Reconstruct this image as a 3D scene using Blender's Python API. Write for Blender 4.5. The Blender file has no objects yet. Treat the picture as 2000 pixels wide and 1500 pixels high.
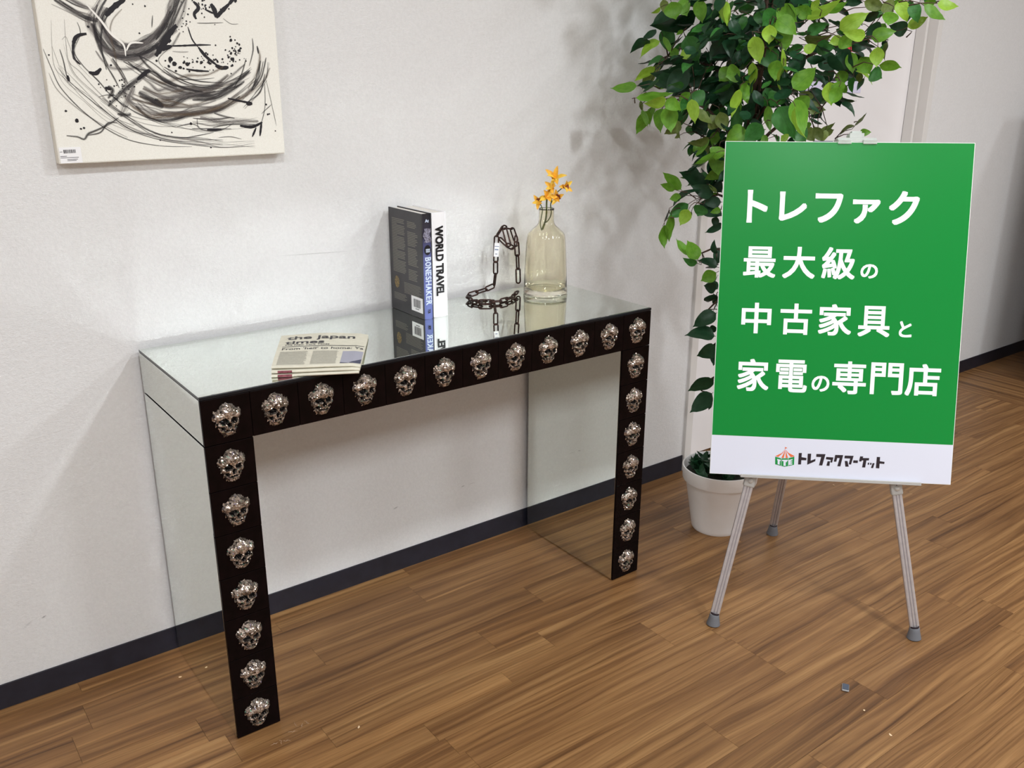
import bpy, math, random
from mathutils import Vector, Matrix
SC = bpy.context.scene
COL = SC.collection
rnd = random.Random(11)

# ------------------------------------------------------------------ camera, world, lights, exposure
cam_d = bpy.data.cameras.new('camera'); cam = bpy.data.objects.new('camera', cam_d); COL.objects.link(cam)
cam.matrix_world = Matrix(((0.801622,0.190497,-0.566668,-0.495308),(-0.597821,0.260938,-0.757972,-1.653127),(0.003474,0.946373,0.323057,1.372790),(0.000000,0.000000,0.000000,1.000000)))
cam_d.sensor_width = 36.0; cam_d.sensor_fit = 'HORIZONTAL'; cam_d.lens = 31.96813; cam_d.clip_start = 0.02
SC.camera = cam
SC.view_settings.view_transform = 'Standard'; SC.view_settings.look = 'None'
SC.view_settings.gamma = 1.0; SC.view_settings.use_curve_mapping = False
SC.view_settings.exposure = -0.27
try:
    SC.cycles.use_denoising = True; SC.cycles.blur_glossy = 0.0; SC.cycles.caustics_reflective = True
    SC.cycles.max_bounces = 14; SC.cycles.transmission_bounces = 10; SC.cycles.glossy_bounces = 8; SC.cycles.diffuse_bounces = 5
    SC.cycles.sample_clamp_indirect = 60.0
except Exception: pass
world = bpy.data.worlds.new('room_air'); SC.world = world; world.use_nodes = True
world.node_tree.nodes['Background'].inputs[0].default_value = (.97, .98, 1.0, 1)
world.node_tree.nodes['Background'].inputs[1].default_value = 0.25

CEIL = 2.7
def lamp(x, y, sx, sy, power, color=(.93, .975, 1.0), z=CEIL - 0.03, spread=180, rz=0.0):
    d = bpy.data.lights.new('ceiling_lamp', 'AREA'); d.shape = 'RECTANGLE'; d.size = sx; d.size_y = sy
    d.energy = power; d.color = color; d.spread = math.radians(spread)
    o = bpy.data.objects.new('ceiling_lamp', d); COL.objects.link(o); o.location = (x, y, z); o.rotation_euler = (0, 0, rz)
    return o
for lx_, pw_, sx_, sy_ in ((-1.75, 26, .12, .22), (-.2, 27, .12, .22), (1.4, 27, .12, .22), (3.0, 20, .3, .8)):
    lamp(lx_, -1.4, sx_, sy_, pw_)
for lx_, pw_, sx_ in ((-1.75, 28, .14), (-.2, 30, .14), (1.4, 46, .2), (3.0, 52, .3), (4.6, 44, .3)):
    lamp(lx_, -2.9, sx_, 1.0, pw_)


# ------------------------------------------------------------------ constants measured from the photograph (metres)
L, H, D, T = 1.2, 0.7885, 0.3995, 0.0985     # console table
AP = 0.1015                                   # apron height
WY = 0.4193                                   # wall plane
DX0, DX1, DZ = 1.857, 3.122, 2.12             # door opening

# ------------------------------------------------------------------ helpers
class MB:
    def __init__(s): s.v = []; s.f = []; s.m = []; s.uv = []
    def face(s, idx, m=0, uv=None): s.f.append(idx); s.m.append(m); s.uv.append(uv)
    def quad(s, a, b, c, d, m=0, uv=None):
        n = len(s.v); s.v += [a, b, c, d]; s.face((n, n+1, n+2, n+3), m, uv)
    def poly(s, pts, m=0):
        n = len(s.v); s.v += list(pts); s.face(tuple(range(n, n+len(pts))), m)
    def box(s, x0, x1, y0, y1, z0, z1, m=0, fm=None):
        n = len(s.v)
        s.v += [(x0,y0,z0),(x1,y0,z0),(x1,y1,z0),(x0,y1,z0),(x0,y0,z1),(x1,y0,z1),(x1,y1,z1),(x0,y1,z1)]
        for k, q in enumerate(((0,3,2,1),(4,5,6,7),(0,1,5,4),(2,3,7,6),(1,2,6,5),(3,0,4,7))):
            s.face(tuple(n+i for i in q), (fm or {}).get(k, m))
    def lathe(s, prof, seg=32, m=0, c=(0,0)):
        n = len(s.v)
        for r, z in prof:
            for k in range(seg):
                a = 2*math.pi*k/seg; s.v.append((c[0]+r*math.cos(a), c[1]+r*math.sin(a), z))
        for i in range(len(prof)-1):
            for k in range(seg):
                k2 = (k+1) % seg
                s.face((n+i*seg+k, n+i*seg+k2, n+(i+1)*seg+k2, n+(i+1)*seg+k), m)
    def tube(s, pts, r, seg=8, m=0, closed=False, caps=True):
        pts = [Vector(p) for p in pts]; N = len(pts); rs = r if isinstance(r, (list, tuple)) else [r]*N
        n0 = len(s.v); up = None
        for i, p in enumerate(pts):
            if closed: t = pts[(i+1) % N] - pts[i-1]
            else: t = pts[min(i+1, N-1)] - pts[max(i-1, 0)]
            t.normalize()
            if up is None: up = t.orthogonal().normalized()
            up = (up - t*up.dot(t)).normalized(); w = t.cross(up)
            for k in range(seg):
                a = 2*math.pi*k/seg; s.v.append(tuple(p + (up*math.cos(a) + w*math.sin(a))*rs[i]))
        R = N if closed else N-1
        for i in range(R):
            j = (i+1) % N
            for k in range(seg):
                k2 = (k+1) % seg; s.face((n0+i*seg+k, n0+i*seg+k2, n0+j*seg+k2, n0+j*seg+k), m)
        if caps and not closed:
            s.face(tuple(n0+k for k in reversed(range(seg))), m); s.face(tuple(n0+(N-1)*seg+k for k in range(seg)), m)
    def grid(s, fn, nu, nv, m=0, uv=False):
        n = len(s.v)
        for j in range(nv+1):
            for i in range(nu+1): s.v.append(tuple(fn(i/nu, j/nv)))
        for j in range(nv):
            for i in range(nu):
                a = n+j*(nu+1)+i
                s.face((a, a+1, a+nu+2, a+nu+1), m, ((i/nu,j/nv),((i+1)/nu,j/nv),((i+1)/nu,(j+1)/nv),(i/nu,(j+1)/nv)) if uv else None)
    def xf(s, M, start=0):
        for i in range(start, len(s.v)): s.v[i] = tuple(M @ Vector(s.v[i]))
    def mesh(s, name, mats, smooth=False):
        me = bpy.data.meshes.new(name); me.from_pydata([tuple(v) for v in s.v], [], s.f)
        for m in (mats if isinstance(mats, (list, tuple)) else [mats]): me.materials.append(m)
        for p, mi in zip(me.polygons, s.m): p.material_index = mi; p.use_smooth = smooth
        if any(u for u in s.uv):
            ul = me.uv_layers.new(name='UVMap')
            for p, u in zip(me.polygons, s.uv):
                if u:
                    for li, q in zip(p.loop_indices, u): ul.data[li].uv = q
        me.update(); return me

def obj(name, mb, mats=None, parent=None, smooth=False, bevel=0, autosm=None, label=None, kind=None):
    me = mb if isinstance(mb, bpy.types.Mesh) else mb.mesh(name, mats, smooth or autosm is not None)
    if autosm is not None:
        try: me.set_sharp_from_angle(angle=math.radians(autosm))
        except Exception: pass
    o = bpy.data.objects.new(name, me); COL.objects.link(o)
    if parent is not None: o.parent = parent
    if bevel:
        b = o.modifiers.new('bevel', 'BEVEL'); b.width = bevel; b.segments = 2; b.limit_method = 'ANGLE'; b.angle_limit = math.radians(40)
    if label: o['label'] = label
    if kind: o['kind'] = kind
    return o
def thing(name, label, cat, loc=(0,0,0), rot=(0,0,0), group=None):
    o = bpy.data.objects.new(name, None); o.empty_display_size = 0.05; COL.objects.link(o)
    o.location = loc; o.rotation_euler = rot; o['label'] = label; o['category'] = cat
    if group: o['group'] = group
    return o
def srgb(r, g, b):
    f = lambda c: (c/255/12.92) if c/255 <= 0.04045 else ((c/255+0.055)/1.055)**2.4
    return (f(r), f(g), f(b), 1.0)

# ------------------------------------------------------------------ materials
def mat(name, color=(.8,.8,.8,1), rough=.5, metal=0., spec=.5, trans=0., ior=1.45, coat=0., emit=None):
    m = bpy.data.materials.new(name); m.use_nodes = True; b = m.node_tree.nodes['Principled BSDF']
    b.inputs['Base Color'].default_value = color; b.inputs['Roughness'].default_value = rough
    b.inputs['Metallic'].default_value = metal; b.inputs['Specular IOR Level'].default_value = spec
    b.inputs['Transmission Weight'].default_value = trans; b.inputs['IOR'].default_value = ior
    b.inputs['Coat Weight'].default_value = coat
    return m
class NT:
    def __init__(s, m): s.t = m.node_tree; s.b = s.t.nodes['Principled BSDF']
    def n(s, typ, **kw):
        o = s.t.nodes.new(typ)
        for k, v in kw.items():
            if k.startswith('i_'):
                key = k[2:]; o.inputs[int(key) if key.isdigit() else key.replace('_', ' ')].default_value = v
            else: setattr(o, k, v)
        return o
    def l(s, a, b): s.t.links.new(a, b)
    def ramp(s, stops):
        r = s.n('ShaderNodeValToRGB'); e = r.color_ramp.elements
        while len(e) < len(stops): e.new(0.5)
        for x, (p, c) in zip(e, stops): x.position = p; x.color = c
        return r
def mixc(N, fac, a, b, mode='MIX'):
    x = N.n('ShaderNodeMix', data_type='RGBA', blend_type=mode)
    for s_, v in ((x.inputs[0], fac), (x.inputs[6], a), (x.inputs[7], b)):
        if isinstance(v, bpy.types.NodeSocket): N.l(v, s_)
        else: s_.default_value = v
    return x.outputs[2]
def noise(N, vec, scale, detail=2, rough=.5, dist=0.):
    x = N.n('ShaderNodeTexNoise'); x.inputs['Scale'].default_value = scale; x.inputs['Detail'].default_value = detail
    x.inputs['Roughness'].default_value = rough; x.inputs['Distortion'].default_value = dist; N.l(vec, x.inputs['Vector']); return x
def mapping(N, vec, scale=(1,1,1), loc=(0,0,0)):
    x = N.n('ShaderNodeMapping'); x.inputs['Scale'].default_value = scale; x.inputs['Location'].default_value = loc; N.l(vec, x.inputs['Vector']); return x.outputs[0]
def bump(N, h, strength, dist):
    x = N.n('ShaderNodeBump'); x.inputs['Strength'].default_value = strength; x.inputs['Distance'].default_value = dist
    N.l(h, x.inputs['Height']); N.l(x.outputs[0], N.b.inputs['Normal']); return x

def m_wall():
    m = mat('wallpaper', srgb(226,223,221), .75, spec=.3); N = NT(m)
    g = N.n('ShaderNodeNewGeometry').outputs['Position']
    a = noise(N, mapping(N, g, (60,60,240)), 4.0, 4, .65); b = noise(N, g, 140, 3, .6)
    mx = N.n('ShaderNodeMath', operation='ADD'); N.l(a.outputs[0], mx.inputs[0]); N.l(b.outputs[0], mx.inputs[1])
    bump(N, mx.outputs[0], .85, .0013)
    # fine print of the paper and a few rubbed scuffs at fixed places
    col = mixc(N, .0, srgb(226,223,221), (1,1,1,1))
    r = N.ramp([(.3, srgb(224,224,225)), (.7, srgb(230,230,231))]); N.l(b.outputs[0], r.inputs[0]); cur = r.outputs[0]
    sx = N.n('ShaderNodeSeparateXYZ'); N.l(g, sx.inputs[0])
    for (x, z, rx, rz, sl, k) in ((-.277,.196,.006,.0025,.3,.5),(-.31,.19,.012,.004,.6,.18),(.6415,.199,.009,.0025,.25,.5),(.872,.2025,.007,.002,.2,.45),(.905,.203,.016,.0015,.0,.2),(.4475,.9515,.105,.0016,-.045,.28),(1.45,.23,.006,.003,.5,.35),(1.30,.50,.004,.002,.5,.3)):
        def M(op, a_, b_):
            q = N.n('ShaderNodeMath', operation=op)
            for i, v in enumerate((a_, b_)):
                if isinstance(v, (int, float)): q.inputs[i].default_value = v
                else: N.l(v, q.inputs[i])
            return q.outputs[0]
        dx = M('SUBTRACT', sx.outputs[0], x); dz = M('SUBTRACT', M('SUBTRACT', sx.outputs[2], z), M('MULTIPLY', dx, sl))
        d = M('ADD', M('POWER', M('MULTIPLY', dx, 1/rx), 2), M('POWER', M('MULTIPLY', dz, 1/rz), 2))
        f = M('MULTIPLY', M('MAXIMUM', M('SUBTRACT', 1.0, d), 0.0), k); f = M('MULTIPLY', f, M('MULTIPLY', b.outputs[0], 1.8))
        cur = mixc(N, f, cur, srgb(70,68,70))
    N.l(cur, N.b.inputs['Base Color']); return m
def m_wood():
    m = mat('walnut_plank', srgb(150,112,75), .38, spec=.45); N = NT(m)
    tc = N.n('ShaderNodeTexCoord').outputs['Object']; oi = N.n('ShaderNodeObjectInfo')
    off = N.n('ShaderNodeVectorMath', operation='SCALE'); cx = N.n('ShaderNodeCombineXYZ')
    N.l(oi.outputs['Random'], cx.inputs[0]); N.l(oi.outputs['Random'], cx.inputs[2]); N.l(cx.outputs[0], off.inputs[0]); off.inputs[3].default_value = 37.0
    ad = N.n('ShaderNodeVectorMath', operation='ADD'); N.l(tc, ad.inputs[0]); N.l(off.outputs[0], ad.inputs[1]); v = ad.outputs[0]
    warp = noise(N, mapping(N, v, (1.6,9,1)), 1.0, 2)
    wv = N.n('ShaderNodeVectorMath', operation='MULTIPLY'); N.l(warp.outputs['Color'], wv.inputs[0]); wv.inputs[1].default_value = (0, .05, 0)
    v2 = N.n('ShaderNodeVectorMath', operation='ADD'); N.l(v, v2.inputs[0]); N.l(wv.outputs[0], v2.inputs[1])
    broad = noise(N, mapping(N, v2.outputs[0], (.8,26,1)), 1.4, 4, .6, .3)
    lines = noise(N, mapping(N, v2.outputs[0], (.9,95,1)), 1.4, 4, .62)
    fine = noise(N, mapping(N, v, (14,420,1)), 1.0, 2, .6)
    r1 = N.ramp([(.25, srgb(84,57,34)), (.42, srgb(119,84,51)), (.55, srgb(138,101,63)), (.75, srgb(165,127,83))]); N.l(broad.outputs[0], r1.inputs[0])
    r2 = N.ramp([(.34, (.52,.46,.40,1)), (.47, (.95,.94,.93,1)), (.62, (1.05,1.05,1.05,1)), (.72, (1.28,1.25,1.2,1))]); N.l(lines.outputs[0], r2.inputs[0])
    c = mixc(N, .8, r1.outputs[0], r2.outputs[0], 'MULTIPLY')
    r3 = N.ramp([(.3, (.86,.85,.84,1)), (.7, (1.08,1.08,1.08,1))]); N.l(fine.outputs[0], r3.inputs[0])
    c = mixc(N, .8, c, r3.outputs[0], 'MULTIPLY')
    r4 = N.ramp([(0, (.84,.82,.81,1)), (.3, (.95,.94,.93,1)), (.7, (1.0,1.0,1.0,1)), (1, (1.09,1.07,1.03,1))]); N.l(oi.outputs['Random'], r4.inputs[0])
    c = mixc(N, 1.0, c, r4.outputs[0], 'MULTIPLY')
    N.l(c, N.b.inputs['Base Color']); bump(N, fine.outputs[0], .08, .0006)
    rr = N.ramp([(.3, (.36,.36,.36,1)), (.7, (.46,.46,.46,1))]); N.l(lines.outputs[0], rr.inputs[0]); N.l(rr.outputs[0], N.b.inputs['Roughness'])
    return m
def m_plaster(name, c, rough=.5):
    m = mat(name, c, rough); N = NT(m); g = N.n('ShaderNodeNewGeometry').outputs['Position']
    n = noise(N, g, 60, 3); bump(N, n.outputs[0], .1, .0005); return m
def m_noisy(name, c1, c2, scale, rough, bstr=.1, bd=.0005, **kw):
    m = mat(name, c1, rough, **kw); N = NT(m); tc = N.n('ShaderNodeTexCoord').outputs['Object']
    n = noise(N, tc, scale, 4); r = N.ramp([(.35, c1), (.65, c2)]); N.l(n.outputs[0], r.inputs[0]); N.l(r.outputs[0], N.b.inputs['Base Color'])
    if bstr: bump(N, n.outputs[0], bstr, bd)
    return m
def m_dry(name, c, dens, bx=.8, by=15, wash=.0):
    m = mat(name, c, .6); N = NT(m); uv = N.n('ShaderNodeTexCoord').outputs['UV']
    n = noise(N, mapping(N, uv, (bx,by,1)), 1.6, 5, .7); sx = N.n('ShaderNodeSeparateXYZ'); N.l(uv, sx.inputs[0])
    # bristles thin out towards the rim of the stroke
    a = N.n('ShaderNodeMath', operation='SUBTRACT'); N.l(sx.outputs[1], a.inputs[0]); a.inputs[1].default_value = .5
    b = N.n('ShaderNodeMath', operation='ABSOLUTE'); N.l(a.outputs[0], b.inputs[0])
    q = N.n('ShaderNodeMath', operation='MULTIPLY'); N.l(b.outputs[0], q.inputs[0]); q.inputs[1].default_value = -.35
    e = N.n('ShaderNodeMath', operation='ADD'); N.l(n.outputs[0], e.inputs[0]); N.l(q.outputs[0], e.inputs[1])
    r = N.ramp([(dens-.12, (wash,wash,wash,1)), (dens+.05, (.95,.95,.95,1))]); N.l(e.outputs[0], r.inputs[0]); N.l(r.outputs[0], N.b.inputs['Alpha']); return m

M_wall = m_wall(); M_wood = m_wood()
M_white = m_plaster('white_paint', srgb(236,234,236), .45); M_trim = m_plaster('door_frame_paint', srgb(222,220,218), .5)
M_ceil = m_plaster('ceiling_tile', srgb(228,226,222), .8)
M_base = m_noisy('navy_vinyl', srgb(30,30,40), srgb(36,36,47), 30, .42)
M_mirror = mat('mirror_glass', (.80,.845,.80,1), .012, 1.0)
M_mirror.node_tree.nodes['Principled BSDF'].inputs['Coat Weight'].default_value = 0.0
M_edge = mat('mirror_edge', srgb(12,19,26), .16, spec=.4)
M_black = m_noisy('black_glass_tile', (.0035,.0022,.002,1), (.006,.003,.003,1), 40, .22, 0, spec=.06)
def m_crystal(name, c, metal=.9, rough=.07):
    m = mat(name, c, rough, metal); N = NT(m); oi = N.n('ShaderNodeObjectInfo'); tc = N.n('ShaderNodeTexCoord').outputs['Object']
    sx = N.n('ShaderNodeCombineXYZ'); N.l(oi.outputs['Random'], sx.inputs[1])
    ad = N.n('ShaderNodeVectorMath', operation='ADD'); N.l(tc, ad.inputs[0]); N.l(sx.outputs[0], ad.inputs[1])
    v = N.n('ShaderNodeTexVoronoi'); v.inputs['Scale'].default_value = 230; N.l(ad.outputs[0], v.inputs['Vector'])
    h = N.n('ShaderNodeSeparateColor'); N.l(v.outputs['Color'], h.inputs[0])
    r = N.ramp([(0, (c[0]*.16, c[1]*.15, c[2]*.14, 1)), (.3, (c[0]*.6, c[1]*.56, c[2]*.52, 1)), (.8, c), (1, (min(1,c[0]*1.5), min(1,c[1]*1.5), min(1,c[2]*1.55), 1))]); N.l(h.outputs[0], r.inputs[0])
    N.l(r.outputs[0], N.b.inputs['Base Color'])
    vm = N.n('ShaderNodeVectorMath', operation='SUBTRACT'); N.l(v.outputs['Color'], vm.inputs[0]); vm.inputs[1].default_value = (.5,.5,.5)
    sc = N.n('ShaderNodeVectorMath', operation='SCALE'); N.l(vm.outputs[0], sc.inputs[0]); sc.inputs[3].default_value = .45
    g = N.n('ShaderNodeNewGeometry'); a2 = N.n('ShaderNodeVectorMath', operation='ADD'); N.l(g.outputs['Normal'], a2.inputs[0]); N.l(sc.outputs[0], a2.inputs[1])
    nz = N.n('ShaderNodeVectorMath', operation='NORMALIZE'); N.l(a2.outputs[0], nz.inputs[0]); N.l(nz.outputs[0], N.b.inputs['Normal'])
    return m
M_cry = m_crystal('smoked_crystal', (.55,.47,.41,1), .75, .13); M_cryd = mat('crystal_hollow', (.006,.005,.005,1), .15, spec=.4)
M_irid = mat('rainbow_crystal', (.35,.75,.6,1), .05, .9); M_irid2 = mat('violet_crystal', (.6,.55,.85,1), .05, .9)
M_canvas = m_noisy('canvas_cloth', srgb(238,237,230), srgb(231,229,221), 420, .8, .25, .0006)
M_canvas_side = m_noisy('canvas_cloth_side', srgb(232,228,216), srgb(226,221,208), 420, .8, .2, .0005)
M_ink = mat('black_paint', srgb(22,20,28), .35)
M_pg = m_dry('grey_dry_paint', srgb(112,107,106), .50, wash=.03); M_pb = m_dry('black_dry_paint', srgb(36,32,36), .45); M_pbr = m_dry('brown_dry_paint', srgb(104,86,68), .52); M_pw = mat('white_paint_line', srgb(240,238,232), .5)
M_paper = mat('white_label_paper', srgb(240,240,242), .5); M_print = mat('print_ink', srgb(45,42,48), .5); M_printg = mat('grey_print_ink', srgb(140,138,134), .6)
M_news = m_noisy('newsprint', srgb(212,208,192), srgb(204,200,184), 60, .85); M_newscol = m_noisy('newsprint_text', srgb(182,179,166), srgb(166,163,152), 300, .85, 0); M_newsblue = mat('newspaper_photo', srgb(158,158,172), .8); M_newsdark = mat('newspaper_photo_dark', srgb(70,72,92), .8); M_maroon = m_noisy('maroon_print', srgb(110,50,62), srgb(134,76,84), 200, .8, 0)
M_bk = m_noisy('dark_book_cover', srgb(58,57,60), srgb(52,51,54), 20, .4, 0); M_bktext = mat('cover_small_print', srgb(120,116,108), .5); M_pages = m_noisy('book_pages', srgb(228,224,218), srgb(214,210,204), 300, .8, .1)
M_wb = mat('white_book_cover', srgb(240,240,244), .35); M_bkink = mat('book_title_black', srgb(18,18,24), .4); M_bkw = mat('book_title_pale', srgb(205,218,238), .4); M_gold = m_noisy('gold_medallion_print', srgb(150,125,70), srgb(60,50,40), 260, .4, 0)
def m_spine():
    m = mat('spine_print', (1,1,1,1), .35); N = NT(m); uv = N.n('ShaderNodeTexCoord').outputs['UV']; s = N.n('ShaderNodeSeparateXYZ'); N.l(uv, s.inputs[0])
    r = N.ramp([(0, srgb(104,116,178)), (.45, srgb(98,108,168)), (.68, srgb(80,84,130)), (.80, srgb(46,44,62)), (1, srgb(30,28,34))]); N.l(s.outputs[1], r.inputs[0]); N.l(r.outputs[0], N.b.inputs['Base Color']); return m
M_spine = m_spine(); M_spph = m_noisy('spine_picture', srgb(150,150,170), srgb(60,50,60), 300, .4, 0)
M_chain = m_noisy('dark_bronze', srgb(34,27,27), srgb(74,48,42), 150, .32, .1, metal=.75)
def m_glass(name, c, rough=.0, dens=None):
    m = mat(name, (1,1,1,1) if dens else c, rough, trans=1.0, ior=1.48); N = NT(m)
    if dens:
        a = N.n('ShaderNodeVolumeAbsorption'); a.inputs['Color'].default_value = c; a.inputs['Density'].default_value = dens
        out = [n for n in N.t.nodes if n.type == 'OUTPUT_MATERIAL'][0]; N.l(a.outputs[0], out.inputs['Volume'])
    return m
M_vase = m_glass('amber_glass', (.985,.955,.835,1), 0.0)
M_clear = mat('clear_plastic', (.86,.91,.88,1), .3, trans=.55, ior=1.2); M_frost = mat('frosted_plastic', srgb(206,204,200), .3, trans=.35)
M_petal = m_noisy('orange_petal', srgb(232,160,40), srgb(246,190,66), 90, .55, .1); M_petaly = m_noisy('yellow_petal', srgb(246,214,92), srgb(240,196,66), 90, .55, .1); M_lip = m_noisy('burgundy_lip', srgb(110,44,28), srgb(160,80,36), 160, .5, .1); M_stem = m_noisy('green_stem', srgb(78,92,42), srgb(100,112,56), 60, .5)
def m_leaf(name, c, c2, tr=.25):
    m = mat(name, c, .42, spec=.4); N = NT(m); uv = N.n('ShaderNodeTexCoord').outputs['UV']; s = N.n('ShaderNodeSeparateXYZ'); N.l(uv, s.inputs[0])
    # pale midrib and side veins, drawn in the leaf's own frame
    a = N.n('ShaderNodeMath', operation='SUBTRACT'); N.l(s.outputs[1], a.inputs[0]); a.inputs[1].default_value = .5
    b = N.n('ShaderNodeMath', operation='ABSOLUTE'); N.l(a.outputs[0], b.inputs[0])
    r = N.ramp([(0, (1,1,1,1)), (.028, (0,0,0,1))]); N.l(b.outputs[0], r.inputs[0])
    g = N.n('ShaderNodeObjectInfo'); n = noise(N, mapping(N, uv, (2,2,1)), 3, 3); rr = N.ramp([(.3, c), (.7, c2)]); N.l(n.outputs[0], rr.inputs[0])
    v = mixc(N, .35, rr.outputs[0], tuple(x*.45 for x in c[:3]) + (1,)); 
    x = N.n('ShaderNodeMix', data_type='RGBA'); N.l(r.outputs[0], x.inputs[0]); N.l(rr.outputs[0], x.inputs[6]); N.l(v, x.inputs[7])
    hv = N.n('ShaderNodeHueSaturation'); N.l(x.outputs[2], hv.inputs['Color']); mr = N.n('ShaderNodeMapRange'); N.l(g.outputs['Random'], mr.inputs[0]); mr.inputs[3].default_value = .8; mr.inputs[4].default_value = 1.2; N.l(mr.outputs[0], hv.inputs['Value'])
    N.l(hv.outputs[0], N.b.inputs['Base Color'])
    tl = N.n('ShaderNodeBsdfTranslucent'); N.l(hv.outputs[0], tl.inputs[0]); ms = N.n('ShaderNodeMixShader'); ms.inputs[0].default_value = tr
    out = [q for q in N.t.nodes if q.type == 'OUTPUT_MATERIAL'][0]; N.l(N.b.outputs[0], ms.inputs[1]); N.l(tl.outputs[0], ms.inputs[2]); N.l(ms.outputs[0], out.inputs[0])
    return m
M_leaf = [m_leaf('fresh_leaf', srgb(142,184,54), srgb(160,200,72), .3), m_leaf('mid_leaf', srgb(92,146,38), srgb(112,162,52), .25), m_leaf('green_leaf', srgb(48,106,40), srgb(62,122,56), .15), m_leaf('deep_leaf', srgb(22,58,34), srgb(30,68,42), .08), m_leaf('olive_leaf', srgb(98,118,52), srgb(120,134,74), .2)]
M_bark = m_noisy('brown_bark', srgb(62,44,36), srgb(88,68,56), 40, .8, .6, .003)
M_pot = m_noisy('white_plastic_pot', srgb(232,230,230), srgb(226,223,222), 8, .4, .03)
M_soil = m_noisy('dark_soil', srgb(26,30,22), srgb(36,40,28), 90, .9, .6, .004)
def m_green():
    m = mat('green_print', srgb(0,132,51), .28, spec=.4); N = NT(m); return m
M_green = m_green(); M_bwhite = mat('board_white', srgb(216,219,234), .38); M_bedge = mat('foam_core', srgb(240,244,240), .6)
M_letter = mat('white_letters', srgb(246,250,252), .4); M_logok = mat('logo_black', srgb(34,22,32), .5); M_logoo = mat('logo_orange', srgb(226,110,60), .5); M_logog = mat('logo_green', srgb(10,140,64), .5)
M_alu = m_noisy('brushed_aluminium', srgb(186,180,182), srgb(196,190,190), 80, .38, 0, metal=.55); M_alug = mat('aluminium_groove', srgb(158,152,155), .45, .5); M_rubber = mat('grey_rubber', srgb(106,108,114), .6)
M_steel = mat('steel', srgb(176,176,178), .35, .8); M_dark = mat('slate_plastic', srgb(70,78,92), .35); M_red = mat('red_sticker', srgb(214,60,72), .5); M_lav = mat('pale_lavender_paper', srgb(214,212,236), .6)

# ------------------------------------------------------------------ text as meshes
def glyph(txt):
    f = bpy.data.curves.new('lettering', 'FONT'); f.body = txt; f.resolution_u = 4
    o = bpy.data.objects.new('lettering', f); COL.objects.link(o); bpy.context.view_layer.update()
    me = bpy.data.meshes.new_from_object(o.evaluated_get(bpy.context.evaluated_depsgraph_get()))
    vs = [tuple(v.co) for v in me.vertices]; fs = [tuple(p.vertices) for p in me.polygons]
    bpy.data.objects.remove(o); bpy.data.curves.remove(f); bpy.data.meshes.remove(me); return vs, fs
def text_into(mb, txt, x0, x1, y0, y1, bold=0., fn=None, m=0, lay=0.):
    """fit txt in a box; bold thickens every stroke by that many metres; fn maps (x, y, layer) to 3D"""
    vs, fs = glyph(txt)
    ax, bx = min(v[0] for v in vs), max(v[0] for v in vs); ay, by = min(v[1] for v in vs), max(v[1] for v in vs)
    kx = (x1-x0-2*bold)/(bx-ax); ky = (y1-y0-2*bold)/(by-ay)
    sh = [(0,0)] if bold == 0 else [(bold*a, bold*b) for a in (-.9,0,.9) for b in (-.9,0,.9)]
    for i, (dx, dy) in enumerate(sh):
        n = len(mb.v)
        for v in vs:
            x = x0+bold+(v[0]-ax)*kx+dx; y = y0+bold+(v[1]-ay)*ky+dy
            mb.v.append(tuple(fn(x, y, i*4e-6+lay)) if fn else (x, y, i*4e-6+lay))
        for q in fs: mb.face(tuple(n+j for j in q), m)

# ------------------------------------------------------------------ room
X0, X1, YF = -3.2, 9.0, -5.2
w = MB(); out = [(X0,0),(DX0,0),(DX0,DZ),(DX1,DZ),(DX1,0),(X1,0),(X1,CEIL),(X0,CEIL)]
w.poly([(x,WY,z) for x, z in out]); w.poly([(x,WY+.16,z) for x, z in reversed(out)]); n = len(out)
for i in range(n):
    j = (i+1) % n; w.face((i, n+(n-1-i), n+(n-1-j), j))
obj('wall_back', w, M_wall, kind='structure')
for nm, b in (('wall_left',(X0-.1,X0,YF-.1,WY+.16,0,CEIL)),('wall_right',(X1,X1+.1,YF-.1,WY+.16,0,CEIL)),('wall_front',(X0,X1,YF-.1,YF,0,CEIL))):
    w = MB(); w.box(*b); obj(nm, w, M_ceil if nm != 'wall_left' else M_wall, kind='structure')
w = MB(); w.box(X0,X1,YF,WY+.16,CEIL,CEIL+.1); obj('ceiling', w, M_ceil, kind='structure')
w = MB(); w.box(X0,X1,YF,WY+.16,-.12,-.0042); fl = obj('floor', w, M_wood, kind='structure')
HB = .061
for nm, a, b in (('baseboard_left', X0, 1.828), ('baseboard_right', 3.152, X1)):
    w = MB(); w.box(a, b, WY-.004, WY+.0005, -.0035, HB); obj(nm, w, M_base, kind='structure', bevel=.0012)

# floor planks
rows = [.418,.372,.321,.222,.124,.031,-.0705,-.150,-.198,-.263,-.325,-.389,-.471,-.564,-.664,-.765,-.863,-.955,-1.05,-1.145,-1.24]
seams = {.321:[.617],.222:[.271,-.288],.124:[.876],.031:[],-.0705:[.1615],-.1505:[.5985],-.150:[.5985],-.198:[1.018],-.263:[1.018],-.325:[],-.389:[1.153,2.059],-.471:[1.1515,1.578],-.564:[.858],-.664:[1.261,1.860],-.765:[.96,],-.863:[1.6065]}
XE = 3.54
def plank(x0, x1, y0, y1, par, rot=False):
    w = MB(); g = .00028; lx = (x1-x0)/2-g; ly = (y1-y0)/2-g
    if rot: lx, ly = ly, lx
    w.box(-lx, lx, -ly, ly, -.004, 0); c = .0003
    o = obj('plank', w, M_wood, par); o.location = ((x0+x1)/2, (y0+y1)/2, rnd.uniform(-.00008, .00008))
    if rot: o.rotation_euler = (0, 0, math.pi/2)
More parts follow.
